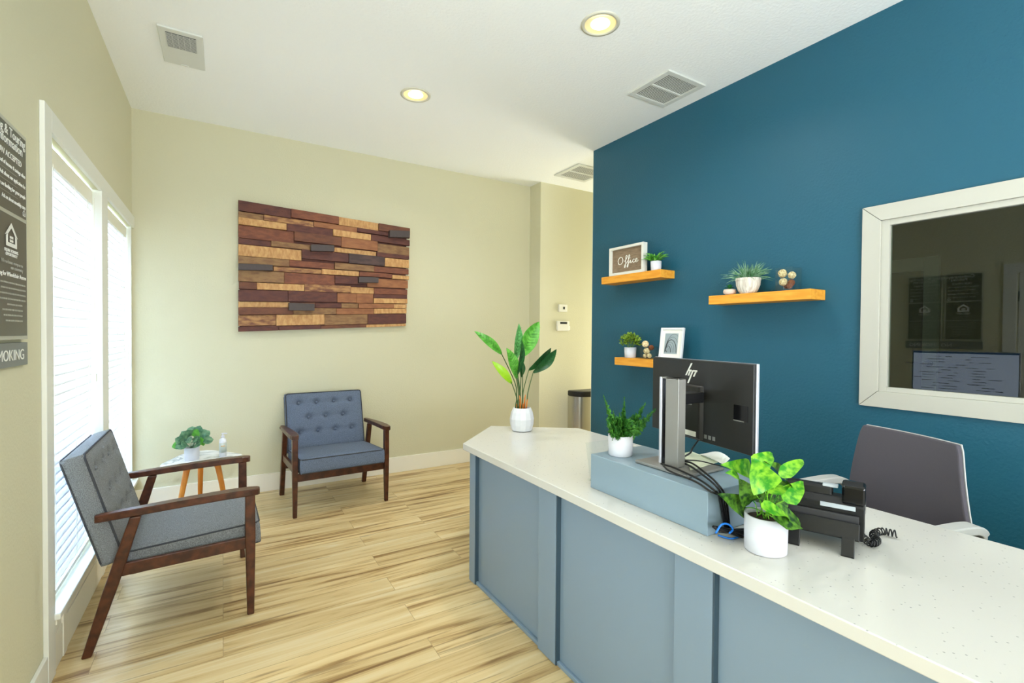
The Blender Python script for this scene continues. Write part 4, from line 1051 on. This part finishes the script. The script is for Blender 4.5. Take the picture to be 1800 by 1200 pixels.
t = thing('potted_plant', 'round leaf grey green plant in white pot on the marble side table', 'plant', (-.175, 3.79, ZS))
pot(t, .043, .082, taper=.97)
bm = BM(); bm2 = BM()
r8 = random.Random(21)
for k in range(30):
    a = r8.uniform(0, 2*pi); e = r8.uniform(.0, 1.25); L_ = r8.uniform(.05, .075); rr = r8.uniform(.03, .06)
    d = Vector((cos(a)*cos(e), sin(a)*cos(e), sin(e))); b0 = Vector((d.x*rr, d.y*rr, .10+d.z*rr*1.3))
    dr = (d+Vector((0, 0, r8.uniform(-.5, .5)))).normalized(); leaf(bm if k % 4 else bm2, b0, b0+dr*L_*.95, .058, Vector((r8.uniform(-.3, .3), -1, .6)), .1, .15, 6)
    tube(bm, [(0, 0, .07), b0], .0012, 4)
obj('foliage', bm, 'lf_grey', t, smooth=True); tag(obj('young_leaves', bm2, 'lf_bright', t, smooth=True), 'yellow green young leaves')
t = thing('pump_bottle', 'white pump bottle on the marble side table beside the armchair arm', 'bottle', (.0, 3.78, ZS))
bm = BM(); lathe(bm, [(.020, 0), (.022, .003), (.022, .105), (.019, .118), (.010, .126), (.010, .132)], 28); obj('bottle', bm, 'white', t, smooth=True)
M['lab'] = mat('bottle_label', (196, 204, 196), .5); M['labo'] = mat('bottle_label_tan', (214, 170, 110), .5)
bm = BM(); lathe(bm, [(.0222, .03), (.0223, .03), (.0223, .095), (.0222, .095)], 28, caps=False); obj('label', bm, 'lab', t, smooth=True)
bm = BM(); box(bm, -.012, .012, -.0232, -.020, .072, .078); obj('label_mark', bm, 'labo', t)
bm = BM(); tube(bm, [(0, 0, .13), (0, 0, .152)], .005, 10); tube(bm, [(-.008, 0, .155), (.006, 0, .156), (.026, 0, .153)], .0045, 8); lathe(bm, [(.011, .130), (.011, .14)], 16); obj('pump', bm, 'whitem', t, smooth=True)

# ------------------------------------------------------------------ armchairs
def cushion_bm(w, h, T_, tufts, nu=44, nv=34, crown=.014, dimple=.026):
    """front (+z) is crowned and tufted, centred on the origin"""
    bm = BM(); F = []; 
    for j in range(nv+1):
        row = []
        for i in range(nu+1):
            x = (i/nu-.5)*w; y = (j/nv-.5)*h
            ex = min(1, (w/2-abs(x))/.035); ey = min(1, (h/2-abs(y))/.035)
            prof = (1-(1-ex)**2)*.5+(1-(1-ey)**2)*.5
            z = T_/2-.006+.006*min(ex, ey)+crown*(prof-.2)*cos(pi*x/w*.7)*cos(pi*y/h*.7)
            for tx, ty in tufts:
                dd = math.hypot(x-tx, (y-ty)); z -= dimple*math.exp(-(dd/.022)**2)+dimple*.35*math.exp(-(abs(x-tx)/.06)**2-((y-ty)/.012)**2)
            row.append(bm.verts.new((x, y, z)))
        F.append(row)
    for j in range(nv):
        for i in range(nu): bm.faces.new((F[j][i], F[j][i+1], F[j+1][i+1], F[j+1][i]))
    per = [F[0][i] for i in range(nu+1)]+[F[j][nu] for j in range(1, nv+1)]+[F[nv][i] for i in range(nu-1, -1, -1)]+[F[j][0] for j in range(nv-1, 0, -1)]
    loops = [per]
    for zf, sc in ((.30, 1.008), (-.2, 1.01), (-.46, 1.0), (-.5, .985)):
        loops.append([bm.verts.new((v.co.x*sc, v.co.y*sc, T_*zf)) for v in per])
    n = len(per)
    for a, b in zip(loops, loops[1:]):
        for i in range(n): bm.faces.new((a[i], b[i], b[(i+1) % n], a[(i+1) % n]))
    bm.faces.new(loops[-1]); return bm
def loop_tube(w, h, z, r=.004, rc=.02):
    pts = []
    for sx, sy, a0 in ((1, -1, -90), (1, 1, 0), (-1, 1, 90), (-1, -1, 180)):
        for k in range(5):
            a = R(a0+k*22.5); pts.append(Vector((sx*(w/2-rc)+rc*cos(a), sy*(h/2-rc)+rc*sin(a), z)))
    pts.append(pts[0].copy()); return pts
def armchair(loc, rz, label, fab, pipe):
    """local +x is the front"""
    t = thing('armchair', label, 'armchair', loc, rz, 'wood framed armchairs')
    # back cushion
    P0 = Vector((-.178, 0, .372)); up_ = Vector((-.130, 0, .461)).normalized(); ln = .475; n_ = Vector((up_.z, 0, -up_.x))
    T_ = .085; w = .615; ctr_ = P0+up_*ln/2-n_*T_/2
    mxb = Matrix(((0, up_.x, n_.x, ctr_.x), (1, up_.y, n_.y, ctr_.y), (0, up_.z, n_.z, ctr_.z), (0, 0, 0, 1)))
    tf = [(-.21+.14*k, .155) for k in range(4)]+[(-.14+.14*k, .035) for k in range(3)]+[(-.21+.14*k, -.085) for k in range(4)]
    bm = cushion_bm(w, ln, T_, tf); bmesh.ops.transform(bm, matrix=mxb, verts=bm.verts); bc = obj('back_cushion', bm, fab, t, smooth=True)
    bm = BM(); tube(bm, [mxb @ p for p in loop_tube(w, ln, T_/2-.005)], .0045, 7); obj('piping', bm, pipe, bc, smooth=True)
    bm = BM(); tube(bm, [mxb @ p for p in loop_tube(w, ln, -T_/2+.004)], .004, 7); obj('piping', bm, pipe, bc, smooth=True)
    for x, y in tf:
        bm = BM(); sphere(bm, mxb @ Vector((x, y, T_/2-.009)), .0115, 12); obj('button', bm, fab, bc, smooth=True)
    # seat cushion
    sd = Vector((.496, 0, .030)).normalized(); sn = Vector((-sd.z, 0, sd.x)); T2 = .108; L2 = .505
    c2 = Vector((-.170, 0, .345))+sd*L2/2
    mxs = Matrix(((sd.x, 0, sn.x, c2.x), (0, 1, 0, 0), (sd.z, 0, sn.z, c2.z-.002), (0, 0, 0, 1)))
    bm = cushion_bm(L2, .612, T2, [], crown=.022); bmesh.ops.transform(bm, matrix=mxs, verts=bm.verts); sc = obj('seat_cushion', bm, fab, t, smooth=True)
    bm = BM(); tube(bm, [mxs @ p for p in loop_tube(L2, .612, T2/2-.006)], .004, 7); obj('piping', bm, pipe, sc, smooth=True)
    bm = BM(); tube(bm, [mxs @ p for p in loop_tube(L2, .612, -T2/2+.004)], .0035, 7); obj('piping', bm, pipe, sc, smooth=True)
    # frame
    bm = BM(); hexa(bm, [(-.20, -.29, .288), (-.20, .29, .288), (.27, .29, .305), (.27, -.29, .305)], [(-.20, -.29, .302), (-.20, .29, .302), (.27, .29, .325), (.27, -.29, .325)]); obj('seat_board', bm, 'black', t)
    for s in (-1, 1):
        y = s*.337
        bm = BM(); bar(bm, (.290, y, 0), (.283, y, .30), (1, 0, 0), .030, .030, .043, .038); obj('leg', bm, 'walnut', t, .004) if False else bm.free()
        bm = BM(); secs = []
        for z, wx, wy in ((0, .030, .028), (.28, .040, .036), (.36, .043, .038), (.572, .041, .038)):
            cx = .292-.004*z; secs.append([(cx-wx/2, y-wy/2, z), (cx+wx/2, y-wy/2, z), (cx+wx/2, y+wy/2, z), (cx-wx/2, y+wy/2, z)])
        rings(bm, secs); obj('leg', bm, 'walnut', t, .005)
        bm = BM(); secs = []
        for f, wx in ((0, .034), (.45, .047), (.7, .046), (1, .040)):
            cx = -.300+.162*f; z = .553*f; secs.append([(cx-wx/2, y-.018, z), (cx+wx/2, y-.018, z), (cx+wx/2, y+.018, z), (cx-wx/2, y+.018, z)])
        rings(bm, secs); obj('leg', bm, 'walnut', t, .006)
        bm = BM(); secs = []
        for f, hw, zz in ((0, .012, 0), (.03, .017, .001), (.25, .024, .006), (.55, .030, .010), (.8, .033, .009), (.93, .030, .004), (.985, .022, .0), (1, .012, -.001)):
            x = -.272+.602*f; z = .549+.020*f+zz*.6; th = .031
            yy = y+s*.002; e = .004
            secs.append([(x, yy-hw, z+e), (x, yy-hw+e, z), (x, yy+hw-e, z), (x, yy+hw, z+e), (x, yy+hw, z+th-e), (x, yy+hw-e, z+th), (x, yy-hw+e, z+th), (x, yy-hw, z+th-e)])
        rings(bm, secs); obj('armrest', bm, 'walnut', t, smooth=False)
        bm = BM(); tube(bm, [(-.252, y+s*.018, .564), (-.252, y+s*.022, .564)], .008, 12); obj('dowel_cap', bm, 'beech' if False else 'walnut', t)
        bm = BM(); hexa(bm, [(-.20, y-.010, .306), (-.20, y+.010, .306), (.272, y+.010, .318), (.272, y-.010, .318)], [(-.185, y-.010, .358), (-.185, y+.010, .358), (.272, y+.010, .372), (.272, y-.010, .372)]); obj('side_rail', bm, 'walnut', t, .003)
    bm = BM(); box(bm, .272, .292, -.32, .32, .256, .312); obj('front_rail', bm, 'walnut', t, .003)
    bm = BM(); box(bm, -.235, -.212, -.32, .32, .235, .285); obj('rear_rail', bm, 'walnut', t, .003)
    return t
armchair((-.185, 2.908, 0), R(.9), 'charcoal grey tufted armchair with walnut arms, in front of the window', 'fabg', 'pipeg')
armchair((.766, 4.055, 0), R(-87.2), 'blue grey tufted armchair with walnut arms, against the beige back wall', 'fabb', 'pipeg')

# ------------------------------------------------------------------ office chair behind the counter
t = thing('office_chair', 'mauve grey office chair with pale arms behind the counter', 'office chair', (2.20, .93, 0))
F_ = Vector((-.92, .388, 0)).normalized(); Lt = Vector((.388, .92, 0)).normalized()   # forward, lateral (image left)
bc = Vector((2.50, .86, 0))-Vector((2.20, .93, 0))
At = Vector((2.50, 1.015, .94)); Bt = Vector((2.345, .647, .94)); Mt = (At+Bt)/2-Vector((2.20, .93, 0))
def cb(s, h, d=0):  # s lateral -1..1, h 0(top)..1(bottom)
    z = .945-.46*h; hw = .208+.060*min(1, h*1.3)-.03*max(0, h-.75)*4*.5
    p = Mt+Lt*(s*hw)+F_*(.028*h*4*(1-h)*.6+.022*s*s)+F_*d
    zz = z
    return Vector((p.x, p.y, zz))
def shell(d0, d1, inset, name, m, sm=True):
    bm = BM(); nu, nv = 20, 18; G1 = []; G2 = []
    for j in range(nv+1):
        r1 = []; r2 = []
        for i in range(nu+1):
            s = (-1+2*i/nu); h = j/nv
            # rounded corners
            cr = .12
            hh = h; ss = s*(1-inset)
            edge_ = max(0, cr-h)/cr; ss *= 1-.035*edge_**3; edge2 = max(0, h-(1-cr))/cr; ss *= 1-.15*edge2**2
            hh = inset*.4+h*(1-inset*.8)
            r1.append(bm.verts.new(cb(ss, hh, d0))); r2.append(bm.verts.new(cb(ss, hh, d1)))
        G1.append(r1); G2.append(r2)
    for j in range(nv):
        for i in range(nu):
            bm.faces.new((G1[j][i], G1[j][i+1], G1[j+1][i+1], G1[j+1][i])); bm.faces.new((G2[j][i], G2[j+1][i], G2[j+1][i+1], G2[j][i+1]))
    def side(a, b): 
        for k in range(len(a)-1): bm.faces.new((a[k], b[k], b[k+1], a[k+1]))
    side(G1[0], G2[0]); side(G1[-1][::-1], G2[-1][::-1]); side([r[0] for r in G1][::-1], [r[0] for r in G2][::-1]); side([r[-1] for r in G1], [r[-1] for r in G2])
    return obj(name, bm, m, t, .004 if not sm else .006, smooth=False)
shell(-.009, .010, .008, 'backrest', 'chairf')
shell(-.015, -.009, 0, 'back_shell', 'chairp')
L3 = Matrix(((F_.x, Lt.x, 0, 0), (F_.y, Lt.y, 0, 0), (0, 0, 1, 0), (0, 0, 0, 1)))
bx = Mt.dot(F_); by = Mt.dot(Lt)
bm = BM(); box(bm, bx+.03, bx+.50, by-.24, by+.24, .43, .50, L3); obj('seat', bm, 'chairf', t, .03, segs=4)
for s in (-1, 1):
    bm = BM(); a = []
    path = [(bx-.0, by+s*.235, .55), (bx+.015, by+s*.268, .622), (bx+.05, by+s*.285, .665), (bx+.12, by+s*.29, .672), (bx+.30, by+s*.29, .650)]
    P = catmull([L3 @ Vector(p) for p in path], 6); secs = []
    for i, p in enumerate(P):
        d = (P[min(i+1, len(P)-1)]-P[max(i-1, 0)]).normalized(); sd_ = L3 @ Vector((0, 1, 0)); nn = d.cross(sd_).normalized(); wz = .015; wy = .028 if i > 8 else .02
        secs.append([p+sd_*wy+nn*wz, p-sd_*wy+nn*wz, p-sd_*wy-nn*wz, p+sd_*wy-nn*wz])
    rings(bm, secs); obj('armrest', bm, 'chairp', t, .006)
    bm = BM(); bar(bm, L3 @ Vector((bx+.20, by+s*.285, .65)), L3 @ Vector((bx+.22, by+s*.24, .44)), L3 @ Vector((1, 0, 0)), .04, .018, .04, .018); obj('arm_support', bm, 'chairp', t, .004)
bm = BM(); bar(bm, L3 @ Vector((bx-.03, by, .62)), L3 @ Vector((bx+.20, by, .42)), L3 @ Vector((0, 1, 0)), .06, .02, .06, .02); obj('back_bracket', bm, 'chairp', t, .004)
cc = L3 @ Vector((bx+.27, by, 0))
bm = BM(); lathe(bm, [(.025, .09), (.025, .43)], 20, (cc.x, cc.y, 0)); obj('gas_column', bm, 'black', t, smooth=True)
for k in range(5):
    a = 2*pi*k/5+.3; d = Vector((cos(a), sin(a), 0)); bm = BM(); bar(bm, cc+Vector((0, 0, .10)), cc+d*.29+Vector((0, 0, .07)), Vector((0, 0, 1)).cross(d), .045, .03, .03, .02)
    lg = obj('base_leg', bm, 'chairp', t, .004)
    bm = BM(); e = cc+d*.27; nn = Vector((0, 0, 1)).cross(d)
    tube(bm, [e+nn*-.02+Vector((0, 0, .029)), e+nn*.02+Vector((0, 0, .029))], .029, 16); obj('caster', bm, 'black', lg)
